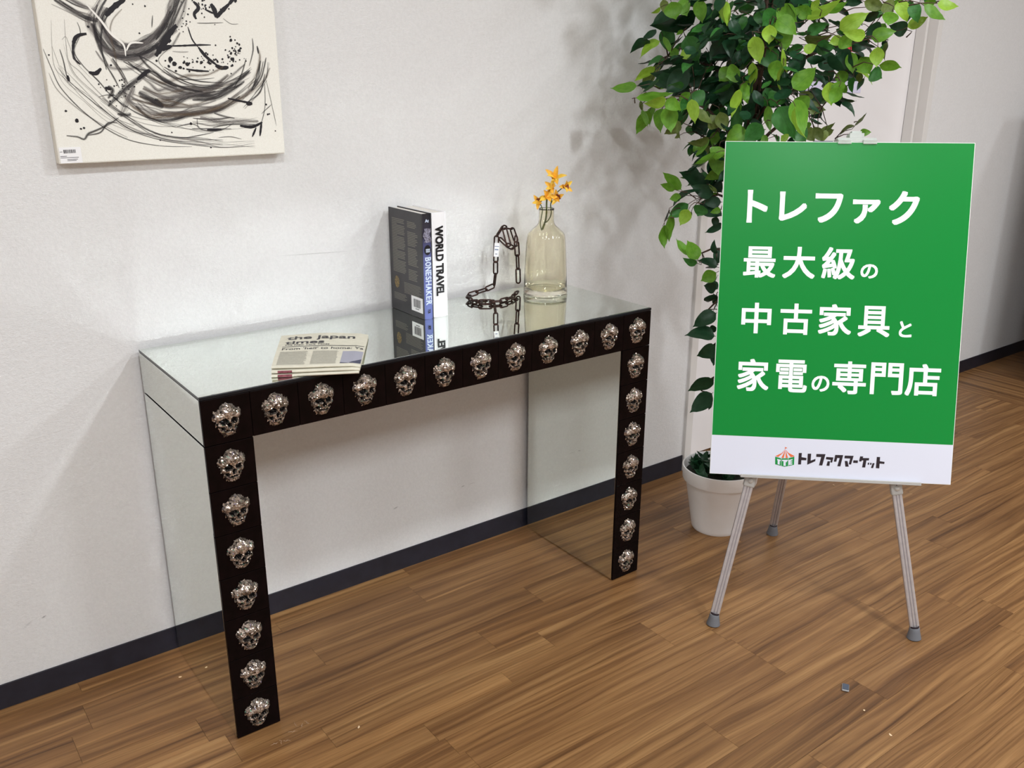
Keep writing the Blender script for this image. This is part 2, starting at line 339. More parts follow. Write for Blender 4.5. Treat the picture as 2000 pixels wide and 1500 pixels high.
for i in range(len(rows)-1):
    y1, y0 = rows[i], rows[i+1]; known = sorted(seams.get(y0, []) or seams.get(y1, []) if False else seams.get(y1, []))
    xs = list(known) if known else [rnd.uniform(.2, 1.2)]
    while xs[0] > -1.35: xs.insert(0, xs[0]-rnd.uniform(.55,1.15))
    while xs[-1] < XE: xs.append(xs[-1]+rnd.uniform(.55,1.15))
    xs = [x for x in xs if x < XE-.12] + [XE]; xs[0] = max(xs[0], -1.7)
    for a, b in zip(xs, xs[1:]): plank(a, b, y0, y1, fl)
for i in range(20):
    xa = XE+i*.0925; ys = [.418, .418-rnd.uniform(.2,.9)]
    while ys[-1] > -.9: ys.append(ys[-1]-rnd.uniform(.75,.95))
    for a, b in zip(ys, ys[1:]): plank(xa, xa+.0925, b, a, fl, True)

# door in the back wall
dr = bpy.data.objects.new('door_1', None); COL.objects.link(dr); dr['kind'] = 'structure'
w = MB(); YD = WY+.072
w.box(DX0+.002, DX1-.002, YD, YD+.04, .004, DZ-.002); obj('door_panel', w, M_white, dr, bevel=.002)
w = MB(); f0, f1 = WY-.012, WY+.155
w.box(1.828, DX0+.004, f0, f1, 0, DZ+.03); obj('frame_post', w, M_trim, dr, bevel=.002)
w = MB(); w.box(DX1-.004, 3.152, f0, f1, 0, DZ+.03); obj('frame_post', w, M_trim, dr, bevel=.002)
w = MB(); w.box(DX1-.02, DX1-.0045, WY+.028, YD-.002, 0, DZ); obj('door_stop', w, M_trim, dr, bevel=.0015)
w = MB(); w.box(DX0+.005, DX1-.005, f0, f1, DZ+.0005, DZ+.03); obj('frame_head', w, M_trim, dr, bevel=.002)
t = thing('notice_sheet', 'pale lavender paper notice with dark top strip taped on the white door', 'paper', (2.62, YD-.001, 1.355))
w = MB(); w.box(-.22, .155, -.0006, .0008, -.048, 0.0); obj('sheet', w, M_lav, t)
w = MB(); w.box(-.22, .06, -.004, -.0008, -.004, .006); obj('top_strip', w, M_print, t)
t = thing('warning_sticker', 'small red sticker on the white door behind the leaves', 'sticker', (2.66, YD-.001, 1.50))
w = MB(); w.box(-.045, .045, -.0006, .0008, -.045, .045); obj('sticker_face', w, M_red, t)
w = MB(); w.box(-.03, .03, -.0012, -.0007, -.008, .008); obj('white_bar', w, M_paper, t)

# ------------------------------------------------------------------ mirrored console table
tb = thing('console_table', 'long mirrored console table edged with black crystal skull tiles', 'table')
g = .0012
w = MB(); w.box(.0, L, .0055, D, H-.006, H, 0, {2:1,3:1,4:1,5:1}); obj('mirror_top', w, [M_mirror, M_edge], tb, bevel=.0012)
w = MB(); w.box(0, .005, .006, D, H-AP+.002, H-.0068, 0, {2:1,3:1,1:1,0:1}); obj('side_mirror', w, [M_mirror, M_edge], tb, bevel=.0008)
w = MB(); w.box(L-.005, L, .006, D, H-AP+.002, H-.0068, 0, {2:1,3:1,1:1,0:1}); obj('side_mirror', w, [M_mirror, M_edge], tb, bevel=.0008)
w = MB(); w.box(.0055, L-.0055, .006, D-.001, H-AP+.001, H-.0065); obj('apron_box', w, M_edge, tb)
for sx in (0, 1):
    xa, xb = (0, T) if sx == 0 else (L-T, L)
    w = MB(); w.box(xa+.0055, xb-.0055, .006, D-.001, .003, H-AP-.0005); obj('leg_core', w, M_edge, tb)
    w = MB(); w.box(xa, xa+.005, .006, D, .002, H-AP-.002, 0, {2:1,3:1,1:1,0:1}); obj('leg_mirror', w, [M_mirror, M_edge], tb, bevel=.0008)
    w = MB(); w.box(xb-.005, xb, .006, D, .002, H-AP-.002, 0, {2:1,3:1,1:1,0:1}); obj('leg_mirror', w, [M_mirror, M_edge], tb, bevel=.0008)
w = MB(); w.box(0, L, 0, .0052, H-.0065, H, 0); obj('front_edging', w, M_edge, tb, bevel=.001)
def skull_mesh(seed):
    r = random.Random(seed)
    lob = [(1,15,15,17,21),(-13,9,10.5,12,15),(14,10,9.5,12,14),(0,2,17,14,17),(0,-8,16,13,17),(0,-18,14.5,12,15),(-12,-5,8,8,15),(12,-5,8,8,15),(0,25,10,8,14),(-16,13,6,7,11),(17,14,6,7,11),(0,-25,11,8,12)]
    hole = [(-8.4,.5,6.8,5.8),(8.8,1.0,6.4,5.6),(0,-8.0,3.4,5.2),(-10.5,-14,2.6,4.2),(11,-14,2.6,4.2)]
    st = 2.05; nx, nz = 26, 36; P = {}; w = MB()
    def hh(x, z):
        b = -1e9
        for (cx_, cz, rx, rz, d) in lob:
            q = 1-((x-cx_)/rx)**2-((z-cz)/rz)**2
            if q > 0: b = max(b, d*math.sqrt(q))
            else: b = max(b, q*2)
        dk = False
        for (cx_, cz, rx, rz) in hole:
            q = ((x-cx_)/rx)**2+((z-cz)/rz)**2
            if q < 1: b = min(b, 2.0+q*6); dk = True
        if abs(x) < 8.5 and abs(z+19+.03*x*x) < 1.1: b = min(b, 7); dk = True
        return b, dk
    for j in range(-nz//2, nz//2+1):
        for i in range(-nx//2, nx//2+1):
            x = i*st+r.uniform(-.55,.55); z = j*st+r.uniform(-.55,.55)+(st/2 if i % 2 else 0); b, dk = hh(x, z)
            P[i, j] = (x, z, b, dk, len(w.v)); k = 1.1+max(b,0)*.0
            w.v.append((x/1000*1.16, -(max(b, 0)+(r.uniform(-.8,.8) if b > 3 and not dk else 0))/1000*.88, z/1000*1.02))
    for j in range(-nz//2, nz//2):
        for i in range(-nx//2, nx//2):
            c = [P[i,j],P[i+1,j],P[i+1,j+1],P[i,j+1]]
            for tri in (((0,1,2),(0,2,3)) if r.random() < .5 else ((0,1,3),(1,2,3))):
                q = [c[k] for k in tri]
                if max(p_[2] for p_ in q) <= .3: continue
                dark = sum(p_[3] for p_ in q) >= 2 or r.random() < .05
                mi = 1 if dark else (2 if r.random() < .012 else (3 if r.random() < .01 else 0))
                w.face(tuple(p_[4] for p_ in q), mi)
    return w.mesh('skull_ornament', [M_cry, M_cryd, M_irid, M_irid2])
SK = [skull_mesh(s) for s in (3, 8, 21, 34)]
w = MB(); w.box(-.0487,.0487,0,.0055,-.0487,.0487); tile_me = w.mesh('tile', M_black)
def tile(cx, cz, sx, sz, k):
    o = obj('tile', tile_me, parent=tb); o.location = (cx, .0002, cz); o.scale = (sx, 1, sz)
    b = o.modifiers.new('bevel', 'BEVEL'); b.width = .0008; b.segments = 2
    s = obj('skull_ornament', SK[k % 4], parent=o); s.location = (0, 0, 0); s.scale = (1/sx, 1, 1/sz)
pit = (L-2*T)/10; th = (AP-.0075)/.0974
for k in range(12):
    if k == 0: cx, wd = T/2, T
    elif k == 11: cx, wd = L-T/2, T
    else: cx, wd = T+(k-.5)*pit, pit
    tile(cx, H-.0072-(AP-.0075)/2, (wd-.0009)/.0974, th, k*5+k//3)
lh = (H-AP-.002)/7
for c, cx in enumerate((T/2, L-T/2)):
    for k in range(7): tile(cx, H-AP-.0005-(k+.5)*lh, (T-.0009)/.0974, (lh-.0012)/.0974, k*3+c+1)

# ------------------------------------------------------------------ cabinet added unseen beyond the right edge to cast shade on the wall there
t = thing('added_shade_cabinet', 'unseen dark cabinet added outside the frame to shade the wall at the far right', 'cabinet', (4.42, -.2, 0))
M_cab = mat('dark_laminate', srgb(58,46,42), .5)
w = MB(); w.box(-.55,.55,-.30,.33,.05,1.32); obj('body', w, M_cab, t, bevel=.003)
for k in (-1, 1):
    w = MB(); w.box(-.545 if k < 0 else .003, -.003 if k < 0 else .545, -.318, -.3005, .06, 1.31); d_ = obj('door', w, M_cab, t, bevel=.002)
    w = MB(); w.box(.02*k-.006+.02*k, .02*k+.006+.02*k, -.334, -.3185, .55, .70); obj('handle', w, M_steel, d_, bevel=.002)
w = MB(); w.box(-.52,.52,-.27,.30,0,.0495); obj('plinth', w, M_cab, t)

# ------------------------------------------------------------------ painting
pt = thing('canvas_painting', 'unframed abstract canvas with black and grey swirling paint strokes', 'painting', (-.1053, WY-.001, 1.1965))
PW, PH, PT = .4815, .66, .029
w = MB(); w.box(0, PW, -PT, 0, 0, PH, 1, {2:0}); obj('canvas', w, [M_canvas, M_canvas_side], pt, bevel=.003)
def smooth_pts(P, n=6):
    if len(P) < 3:
        return [tuple(P[0][k]+(P[1][k]-P[0][k])*i/6 for k in range(2)) for i in range(7)]
    Q = [P[0]]+P+[P[-1]]; o = []
    for i in range(1, len(Q)-2):
        for s in range(n):
            u = s/n; a, b, c, d = Q[i-1:i+3]
            o.append(tuple(.5*((2*b[k])+(-a[k]+c[k])*u+(2*a[k]-5*b[k]+4*c[k]-d[k])*u*u+(-a[k]+3*b[k]-3*c[k]+d[k])*u**3) for k in range(2)))
    o.append(P[-1]); return o
S_, D_ = """0 181 2935 3337 2801 2958 2597 2636 2315 2414 2049 2173 1690 2046 1348 2100 1082 2323 972 2672|0 72 2557 3057 2382 2762 2225 2509 1969 2361 1690 2222 1468 2327 1265 2443 1167 2718 1292 2977|2 187 2335 2368 2031 2214 1690 2048 1349 2102 1140 2361 973 2673|0 147 2735 3391 2516 3060 2439 2729 2199 2536 1973 2350 1689 2296 1433 2261 1236 2467|0 165 2634 2592 2317 2412 2080 2102 1690 2036 1328 2062 1094 2331 911 2698 1139 3033 1314 3308|2 74 2951 3333 2718 2988 2549 2664 2328 2400 2042 2190 1690 2082 1335 2075 1087 2326 1015 2706 1134 3019|0 110 2694 2548 2462 2260 2079 2103 1690 1854 1218 1853 980 2165|0 138 2765 3383 2638 3016 2403 2750 2219 2515 1973 2350 1689 2261 1425 2245 1282 2455 1149 2717 1262 2985|2 200 2446 2732 2222 2512 1958 2386 1689 2246 1420 2237 1258 2439 1183 2719 1321 2970|0 116 2564 3054 2386 2760 2192 2543 1970 2358 1689 2263 1477 2344 1283 2456 1168 2740|0 117 2452 2727 2248 2484 2005 2276 1690 2134 1414 2224 1220 2414 1103 2713 1233 2993|0 51 2876 3342 2682 2914 2446 2596|2 116 2825 3357 2627 2934 2446 2593 2244 2359|0 65 2763 3375 2516 2973 2381 2623|2 100 2750 3378 2573 2953 2368 2632 2181 2398|0 194 2155 2482 1911 2241 1596 2132 1214 2156 1056 2283|2 84 1349 3173 1137 2883 1027 2596 1052 2254 1177 1879|2 52 1406 2950 1197 2687 1119 2428 1099 2168 1138 1805|3 65 1583 2957 1380 2750 1302 2490 1333 2172 1354 1880|1 110 1258 2817 1441 2994 1666 3146|2 60 381 3117 656 2932 904 2797 1118 2751|0 65 452 3210 732 3049 988 2950|2 106 351 3077 631 2893 884 2761 1092 2711|0 56 365 3095 641 2909 926 2835 1100 2724|2 39 424 3173 704 3005 973 2923|0 36 290 2996 603 2851 857 2714 1055 2652|0 129 583 3138 867 2984 1084 2909|4 45 928 3015 1147 2742 1316 2490 1526 2292 1543 2073|4 39 1571 2176 1680 2324 1922 2329|1 129 2631 2688 2433 2474 2301 2277 2138 2081|1 97 2157 2245 2311 2233 2490 2281|1 39 2474 2281 2761 2295 3086 2314 3317 2318|0 39 2493 2176 2682 2164 2828 2172|1 29 2866 2665 2935 2411 3077 2231|1 65 3048 2261 3193 2079 3408 1910|1 90 3374 1910 3503 1858 3657 1871|1 71 3033 3163 3133 3048 3030 2925 3060 2821|1 97 3402 3134 3470 3002 3489 2866|1 84 3489 2866 3618 2992 3801 3151|1 39 3260 3023 3385 2968 3512 2928|2 26 3068 2746 3263 2747 3629 2770|2 19 3638 2856 3795 2754 3964 2756|1 77 854 2478 693 2440 609 2345 557 2174|1 77 797 1760 924 1737 1039 1834|1 45 559 2188 563 2017 660 1904|0 19 289 1880 476 1657 761 1309 1091 929 1543 708|0 26 485 2726 450 2272 462 1949 625 1776 885 1434 1209 1072 1579 808 2119 677 2740 709 3219 728|2 11 291 1881 397 1594 748 1296 1091 930 1538 701|0 19 247 2711 191 2232 189 1836 383 1583 664 1213 1041 868 1481 620|0 15 200 1827 312 1526 646 1194 1001 820 1471 590 2053 413 2703 348|0 21 195 2228 271 1870 366 1569 718 1267 1073 907 1475 598 2078 513 2713 407|2 20 240 1850 404 1600 719 1267 1094 933 1488 625 2055 442|0 28 455 1979 542 1709 836 1384 1190 1049 1611 870 2142 768 2752 652|0 14 404 2287 444 1942 524 1696 818 1367 1192 1052 1608 800|0 33 62 1744 179 1420 508 1056 934 739 1380 477|2 30 28 2181 128 1811 239 1468 530 1079 915 716 1392 432 2021 285 2685 239|2 32 713 2685 740 2475 583 2160 689 1904 962 1585 1162 1317 1460 1073 1806 882 2414 648|0 19 388 2354 465 2412 511 2244 583 1960 850 1614|2 32 322 2184 358 1958 385 1557|1 52 391 1701 411 1586|0 38 1522 1896 1847 1666 2311 1438 2812 1339 3327 1377|2 57 1570 1964 1880 1715 2339 1492 2811 1336 3327 1380|0 64 1872 1701 2305 1426 2805 1301 3342 1361 3930 1522|0 33 1873 1704 2325 1465 2812 1338 3340 1370 3910 1587|2 32 1938 1801 2357 1527 2837 1476 3325 1470 3873 1687 4163 1871|0 50 1591 1993 1941 1803 2365 1542 2831 1444 3320 1500 3888 1657|0 44 1572 1966 1929 1786 2370 1553 2825 1412 3328 1448 3884 1662 4183 1844|2 34 1695 2137 2045 1954 2430 1669 2862 1616 3326 1652|0 65 1390 1390 1665 1216 1949 1012 2292 879 2804 1057 3345 1072 3833 1350 4246 1659|3 108 2015 1229 2312 1243 2787 1317 3260 1404 3721 1553|0 158 1403 1399 1589 1130 1929 960 2294 921 2813 915 3367 988 3898 1245 4306 1583|0 129 1718 1291 2021 1204 2308 1164 2791 1264 3296 1265 3728 1520 4153 1774|3 126 1945 1717 2161 1576 2330 1573 2763 1696 3181 1715 3559 1889|2 116 1616 1100 1889 854 2288 807 2812 924 3364 997 3857 1270|0 136 1820 1484 2071 1336 2314 1271 2783 1376 3244 1470 3638 1726|3 99 1802 1450 2074 1345 2318 1355 2780 1438 3254 1431 3637 1728|0 75 1658 1178 1919 932 2295 929 2807 1003 3342 1085 3848 1326 4274 1623|0 117 1801 1667 1958 1545 2098 1407 2323 1442 2780 1427 3240 1484 3650 1702|3 124 1360 1370 1557 1094 1903 891 2297 964 2814 903 3354 1037 3839 1307|2 139 2015 1230 2303 1085 2788 1300 3286 1304 3727 1521 4127 1806|0 117 1798 1443 2058 1302 2312 1242 2788 1313 3257 1419 3646 1652 4025 1933|3 157 1931 852 2292 882 2811 952 3353 1040 3900 1242 4384 1550 4605 1866|3 104 1593 1340 1998 1185 2319 1192 2792 1098 3298 1265|0 46 1524 1173 1956 1057 2275 969 2791 953 3334 1064|3 68 1551 1238 1983 1139 2305 1120 2787 1083|0 86 1562 1265 1976 1117 2293 1060 2792 1070 3313 1184|3 81 1550 1237 1977 1122 2297 1082 2782 1058|2 194 1712 1373 1940 1218 2173 1060|2 110 2802 1207 3304 1232 3660 1389 3990 1580|2 77 1802 2091 1987 1854 2301 1613 2666 1442 3050 1362|2 58 1485 1969 1768 1823 2069 1765 2266 1583 2506 1459|2 39 4247 2471 4241 2219 4125 1900|3 110 4338 2316 4388 2094 4288 1773 4045 1418|1 32 4345 2316 4358 2157|2 52 4528 2080 4386 1676 4147 1385|2 45 4470 1741 4321 1351 3982 1127|2 39 4070 2058 3936 1739 3735 1452|2 29 2259 1834 2599 1616 2993 1500 3504 1508|0 26 2292 1875 2602 1620 2997 1516 3505 1535|2 25 2262 1838 2579 1583 2987 1472 3502 1483|0 42 2229 1798 2574 1575 2978 1432 3501 1475|2 43 2286 1867 2642 1687 3011 1582 3507 1553|0 16 2243 1816 2581 1587 2986 1469 3502 1479|2 16 2213 1778 2605 1626 2986 1468 3515 1441 4117 1658|2 142 1997 1809 1711 1614 1412 1405 1075 1109|1 84 1981 1809 1847 1719 1711 1614|2 97 1126 1496 1203 1406 1094 1258|0 194 1635 1494 1480 1224 1286 894|2 97 1234 956 1411 922 1506 950|2 19 943 1220 1469 810 2036 448 2860 325 3367 259|0 19 1415 706 2044 468 2871 366 3381 307 4096 313|2 27 982 1266 1476 821 2063 515 2876 387 3387 357|0 13 867 1130 1396 706 2032 437 2848 278 3368 263|2 13 1129 1440 1583 974 2162 761 2916 547 3400 565 4083 607|0 12 878 1144 1408 723 2033 441 2849 281 3376 234 4096 295|2 21 990 1276 1496 850 2056 497 2884 419 3379 316|0 14 1491 842 2063 515 2866 346 3363 240|2 25 881 1147 1379 681 2021 412 2844 261 3374 198 4101 198|0 25 1459 783 2059 505 2864 340 3373 195 4098 259|2 13 1572 987 2142 711 2924 576 3421 522|0 19 918 1191 1400 713 2038 453 2851 288 3379 270 4102 160|0 40 2749 740 3179 676 3597 748|2 41 3182 625 3597 684 4240 654|0 23 2756 774 3177 655 3597 730|2 33 2726 619 3171 602 3595 587|0 18 2752 758 3188 760 3597 729 4235 811|2 43 2767 832 3191 795 3597 821|0 33 4506 1607 4239 1280 3932 1000|2 42 4387 2016 4316 1702 4105 1376|0 33 4444 2006 4350 1689 4096 1381|2 41 4398 2014 4283 1715 4126 1363|0 18 4342 1701 4103 1384 3817 1120|2 25 4460 2003 4343 1692 4112 1372|0 24 4592 1980 4486 1639 4188 1327|2 25 4561 1986 4484 1639 4196 1312 3908 1026|2 34 1278 2028 1395 1767 1508 1534|0 43 1239 2001 1388 1763 1475 1501 1371 1245|2 42 1125 1923 1248 1682 1340 1456|0 42 1255 2012 1393 1766 1468 1515|2 35 1281 2030 1425 1784 1521 1540|2 29 2860 826 2872 634 3066 564 3373 571 3663 709|0 194 2930 857 3323 751 3770 739 4230 727|1 65 3796 647 4076 615 4318 709|1 52 4300 709 4237 410|1 45 4164 596 4056 400|1 45 3576 1229 3847 1171 4123 1118|1 97 3982 1120 4122 1109|2 19 4487 1611 4558 1185 4648 616|2 26 4446 1546 4407 1022 4254 594|2 26 4316 891 4568 1085|2 52 3239 930 3436 861 3690 807|2 58 213 558 410 527 533 477 636 585 837 663 1090 777 1254 879|2 45 616 550 859 602 1031 779 1210 774|1 45 2741 1829 2965 1799 3221 1787|1 52 3051 580 3373 571|2 26 2415 663 2716 718 2905 633|2 29 2586 435 2888 473 3197 527|2 23 3288 410 3564 417 3804 359|1 45 2416 2054 2419 1948|1 58 1063 1467 1176 1430|2 26 922 1290 1162 1317 1373 1104 1464 1103|2 32 2171 2864 2127 2629|2 19 2540 2312 2195 2036 2267 1856|0 387 2849 3360 3101 3927 3007 4492 2425 4721|2 104 387 3127 156 3602 635 4234|0 58 386 3126 148 3602 630 4237|2 45 483 3185 243 3598 713 4183|0 73 433 3154 204 3600 685 4202|2 104 396 3132 169 3601 687 4200|0 52 380 3123 168 3601 655 4221|2 129 1415 3233 1855 3706 2630 3896 3555 3663 4267 4153|1 97 3801 3151 4068 3482 3889 3712#-51 2164 23 113 2074 19 901 2612 26 1238 1894 23 267 1029 26 448 839 39 498 680 23 558 696 23 2448 2385 45 2497 1934 52 2428 2024 52 2768 1927 45 2616 1858 36 3246 1956 26 3762 2423 36 3929 2214 36 3735 2148 26 3765 2039 45 2986 1984 26 3096 205 19 4459 872 23 1866 2513 19 1803 3057 16 2039 3033 19 1409 1614 19 955 1532 19 2289 550 16 2031 401 16 4610 509 16 2758 40 16 2380 1881 29 3941 2339 26 3416 2314 19 3941 3218 39 2716 718 32 4441 1087 26 4500 884 19 4025 2053 11 3745 1906 22 3007 2049 19 2787 2052 12 2820 1946 21 4060 2002 18 2879 1960 10 3552 1973 15 2587 1857 18 2907 2007 10 3056 1943 18 3702 1992 13 3675 2088 22 3678 2073 22 2519 1789 25 3462 1864 21 2719 1956 18 3540 2036 23 2683 1840 24 2697 1954 25 3092 2083 13 2884 1864 12 3395 2026 24 2797 1781 21 2717 1984 20 2889 2022 13 2327 1992 20 3751 1917 21 3352 2019 22 3645 1944 14 3240 1811 11 2462 2002 14 3316 1813 17 3133 2007 16 3395 1873 11 3229 1992 21 3427 1980 23 3273 1941 21 3067 1968 26 3205 1967 15 2718 2075 12 3100 1967 17 3224 2128 24 3194 2158 21 2895 1973 20 3078 1948 17 3287 2019 19 2804 1918 12 3426 2005 19 3088 1977 19 3226 1964 10 3233 1953 20 2143 1988 25 3416 1991 17 3135 1870 20 3341 2117 14 2756 1933 10 3514 1969 11 3112 2049 11 3254 1929 13 3714 2202 15 3778 2264 24 3947 2241 17 3696 2194 11 3707 2085 13 3920 2025 16 3621 2220 20 3703 1742 16 3933 2154 11 3722 1897 21 3898 2165 16 3748 2170 19 3863 2124 16 3840 2206 22 3827 1990 16 3662 2119 16 3832 2126 11 3896 2363 25 3803 2213 20 3854 2428 18 3734 2045 23 3775 1990 17 3963 2263 25 3854 2294 13 3740 2171 17 3755 2494 19 3829 2245 15 3855 2183 16 3837 2154 24 3932 2199 12 3190 2937 18 3141 3135 16 3532 2936 22 3271 3078 16 3221 3112 21 2816 2961 15 3781 3051 17 3445 2928 10 2781 3142 12 2928 3019 15 3121 3288 19 2530 2943 14 3267 3199 20 3393 3097 18 2896 2908 22 3232 3036 16 3141 3258 18 3284 3045 22 3226 3184 21 3365 3064 20 3289 3104 19 3101 3057 20 3511 2906 15 3235 2867 16 3444 2727 11 3602 3034 20 3013 3180 16 3150 3115 13 3191 3021 11 3272 3098 19 1407 1524 16 1466 1637 11 1432 1304 14 1343 1389 15 1524 1428 15 1198 1320 18 1238 1245 14 978 1471 10 1433 1496 16 1448 1572 13 1401 1450 16 1169 1314 18 1448 1566 13 1356 1273 12 1236 1109 11 1439 1511 13 1316 1362 14 1435 1292 13 1696 1570 14 1117 1617 13 1453 1353 12 1290 1510 13 1400 1489 18 1242 1495 18 1124 1202 19 1080 1410 19 1364 1604 18 1641 1483 19 1266 1245 16 1220 1318 11 2923 2764 14 2848 2775 19 2777 2722 13 2461 2573 18 2773 2832 15 2758 2567 13 2674 2609 11 2550 2544 11 2823 2691 12 2617 2700 13 2743 2670 16 2644 2659 17 2844 2720 18 2442 2661 11""".split('#')
w = MB(); lay = 0; pr = random.Random(5)
for row in S_.split('|'):
    q = [int(v) for v in row.split()]; ty, wd = q[0], q[1]/1e4
    P = smooth_pts([(q[i]/1e4, q[i+1]/1e4) for i in range(2, len(q), 2)]); N_ = len(P); lay += 1
    L_ = []; ln = 0; u0 = pr.uniform(0, 9)
    for i, p_ in enumerate(P):
        a, b = P[max(i-1,0)], P[min(i+1,N_-1)]; dx, dz = b[0]-a[0], b[1]-a[1]; l_ = math.hypot(dx, dz) or 1e-6
        f = i/(N_-1); env = (math.sin(math.pi*min(1,max(0,.04+f*.94)))**.45) if ty != 1 else (.35+.65*math.sin(math.pi*(.1+.85*f)))
        hw = wd/2*env*(pr.uniform(.85,1.15) if ty == 1 else 1)
        if i: ln += math.hypot(P[i][0]-P[i-1][0], P[i][1]-P[i-1][1])
        L_.append(((p_[0]-dz/l_*hw, p_[1]+dx/l_*hw), (p_[0]+dz/l_*hw, p_[1]-dx/l_*hw), u0+ln*20))
    y = -PT-.0002-lay*4e-6; wu = max(.35, wd/.02)
    for (a0, b0, ua), (a1, b1, ub) in zip(L_, L_[1:]):
        if all(.002 < v[0] < PW-.002 and .002 < v[1] < PH-.002 for v in (a0,b0,a1,b1)):
            w.quad((a0[0],y,a0[1]),(b0[0],y,b0[1]),(b1[0],y,b1[1]),(a1[0],y,a1[1]), {0:0,1:1,2:2,3:3,4:4}[ty], ((ua,0),(ua,1),(ub,1),(ub,0)))
q = [int(v) for v in D_.split()]
for i in range(0, len(q), 3):
    x, z, r_ = q[i]/1e4, q[i+1]/1e4, q[i+2]/1e4
    if .006 < x < PW-.006 and .006 < z < PH-.006:
        w.poly([(x+r_*math.cos(k*math.pi/4)*pr.uniform(.7,1.2), -PT-.0007-i*1e-7, z+r_*math.sin(k*math.pi/4)*pr.uniform(.7,1.2)) for k in range(8)], 1)
obj('brushwork', w, [M_pg, M_ink, M_pb, M_pbr, M_pw], pt, kind='stuff')
w = MB(); w.box(.003, .044, -PT-.0012, -PT-.0009, .002, .033); pl = obj('price_label', w, M_paper, pt, label='white barcode label at the lower left corner')
w = MB(); x = .011
while x < .034:
    ww = pr.choice((.0005,.0009,.0013)); w.box(x, x+ww, -PT-.0015, -PT-.0013, .0215, .0285); x += ww+pr.choice((.0005,.0008))
for (a, b, z) in ((.004,.009,.024),(.004,.016,.0155),(.016,.036,.009),(.016,.033,.0065),(.004,.038,.0125)): w.box(a, b, -PT-.0015, -PT-.0013, z, z+.0009)
obj('barcode_print', w, M_print, pl)

# ------------------------------------------------------------------ books
def book(name, label, x0, x1, y0, y1, h, cover, spine):
    t = thing(name, label, 'book', (x0, y0, H+.0004)); wd, dp = x1-x0, y1-y0; c = .0028
    w = MB(); w.box(0, c, .001, dp, 0, h); w.box(wd-c, wd, .001, dp, 0, h)
    o = obj('cover', w, cover, t, bevel=.0008)
    w = MB(); n = 7
    def sp(u, v): a = math.pi*u; return (wd*u, .004-.0055*math.sin(a)**.6, h*v)
    w.grid(sp, n*2, 1, 0, True); w.grid(lambda u, v: (wd*(1-u), .0055-.0045*math.sin(math.pi*u)**.6, h*v), n*2, 1)
    obj('spine', w, spine, t, smooth=True)
    w = MB(); w.box(c+.0002, wd-c-.0002, .0056, dp-.004, .003, h-.003); obj('page_block', w, M_pages, t)
    return t, wd, dp, h
bt, wd, dp, h = book('hardback_book', 'dark hardback book with a blue spine standing nearest the table middle', .648, .6765, .243, .405, .263, M_bk, M_spine)
w = MB(); xs = -.0003
def bar(f0_, f1_, v, hh=.0016): w.quad((xs, dp*(1-f0_), h*(1-v)), (xs, dp*(1-f1_), h*(1-v)), (xs, dp*(1-f1_), h*(1-v)+hh), (xs, dp*(1-f0_), h*(1-v)+hh))
r = random.Random(9)
v = .10
while v < .62: bar(.10, .5-(r.random()*.04 if r.random() < .8 else .25), v, .0019); v += .0155
for a, b in ((.105,.165),(.20,.325),(.355,.515),(.56,.665)):
    v = a
    while v < b: bar(.57, .84+r.uniform(-.05,.03), v, .0019); v += .0155
v = .70
while v < .80: bar(.42, .94-r.uniform(0,.08), v, .0015); v += .014
v = .83
while v < .90: bar(.1, .5+r.uniform(-.1,.03), v, .0015); v += .014
obj('cover_text', w, M_bktext, bt, kind='stuff')
w = MB(); w.poly([(xs, dp*.8+.015*math.cos(k*.524)*.8, h*.285+.016*math.sin(k*.524)) for k in range(12)]); obj('gold_emblem', w, M_gold, bt)
w = MB(); w.quad((xs,dp*.37,h*.055),(xs,dp*.03,h*.055),(xs,dp*.03,h*.2),(xs,dp*.37,h*.2)); bl = obj('barcode_panel', w, M_paper, bt)
w = MB(); y = dp*.30
while y > dp*.10:
    q = r.choice((.0007,.0012,.0018)); w.quad((xs-.0003,y,h*.095),(xs-.0003,y-q,h*.095),(xs-.0003,y-q,h*.175),(xs-.0003,y,h*.175)); y -= q+r.choice((.0008,.0013))
w.quad((xs-.0003,dp*.25,h*.078),(xs-.0003,dp*.14,h*.078),(xs-.0003,dp*.14,h*.084),(xs-.0003,dp*.25,h*.084)); obj('barcode_print', w, M_print, bl)
w = MB()   # title reads downwards: text x -> -z, text y -> +x
tf = lambda z_top: (lambda x, y, l: (y, -.0024-l, z_top-x))
TL = .46*h; xx = 0
ws = {'B':1,'O':1.05,'N':1.15,'E':.95,'S':.9,'H':1.2,'A':1.1,'K':1.15,'R':1.1}; tot = sum(ws[c] for c in 'BONESHAKER'); fz = tf(h*.60)
for c in 'BONESHAKER':
    cw = TL*ws[c]/tot; text_into(w, c, xx+.0008, xx+cw-.0008, .0055, .0225, .00055, fz)
    for s in {'B':(0,),'N':(0,1),'H':(0,1),'A':(0,1),'K':(0,1),'R':(0,1),'E':(0,)}.get(c, ()):   # slab serifs
        for yy in (.0055,.0213):
            if c in 'A' and yy > .01: continue
            xa = xx+.0003 if s == 0 else xx+cw-.0043
            n0 = len(w.v); w.v += [fz(xa,yy,5e-5),fz(xa+.004,yy,5e-5),fz(xa+.004,yy+.0012,5e-5),fz(xa,yy+.0012,5e-5)]; w.face((n0,n0+1,n0+2,n0+3))
    xx += cw
obj('title_lettering', w, M_bkw, bt, label='pale blue title BONESHAKER')
w = MB(); w.poly([(.0135+.0095*math.cos(k*.524), -.0024, h*.665+.0125*math.sin(k*.524)) for k in range(12)]); em = obj('round_emblem', w, M_bkink, bt)
w = MB()
for a, b in ((.010,.0015),(.006,.0015)):
    for k in range(4): w.box(.0085+k*.003, .0106+k*.003, -.0028, -.0026, h*.665-.008+a-.004, h*.665-.008+a-.004+.005)
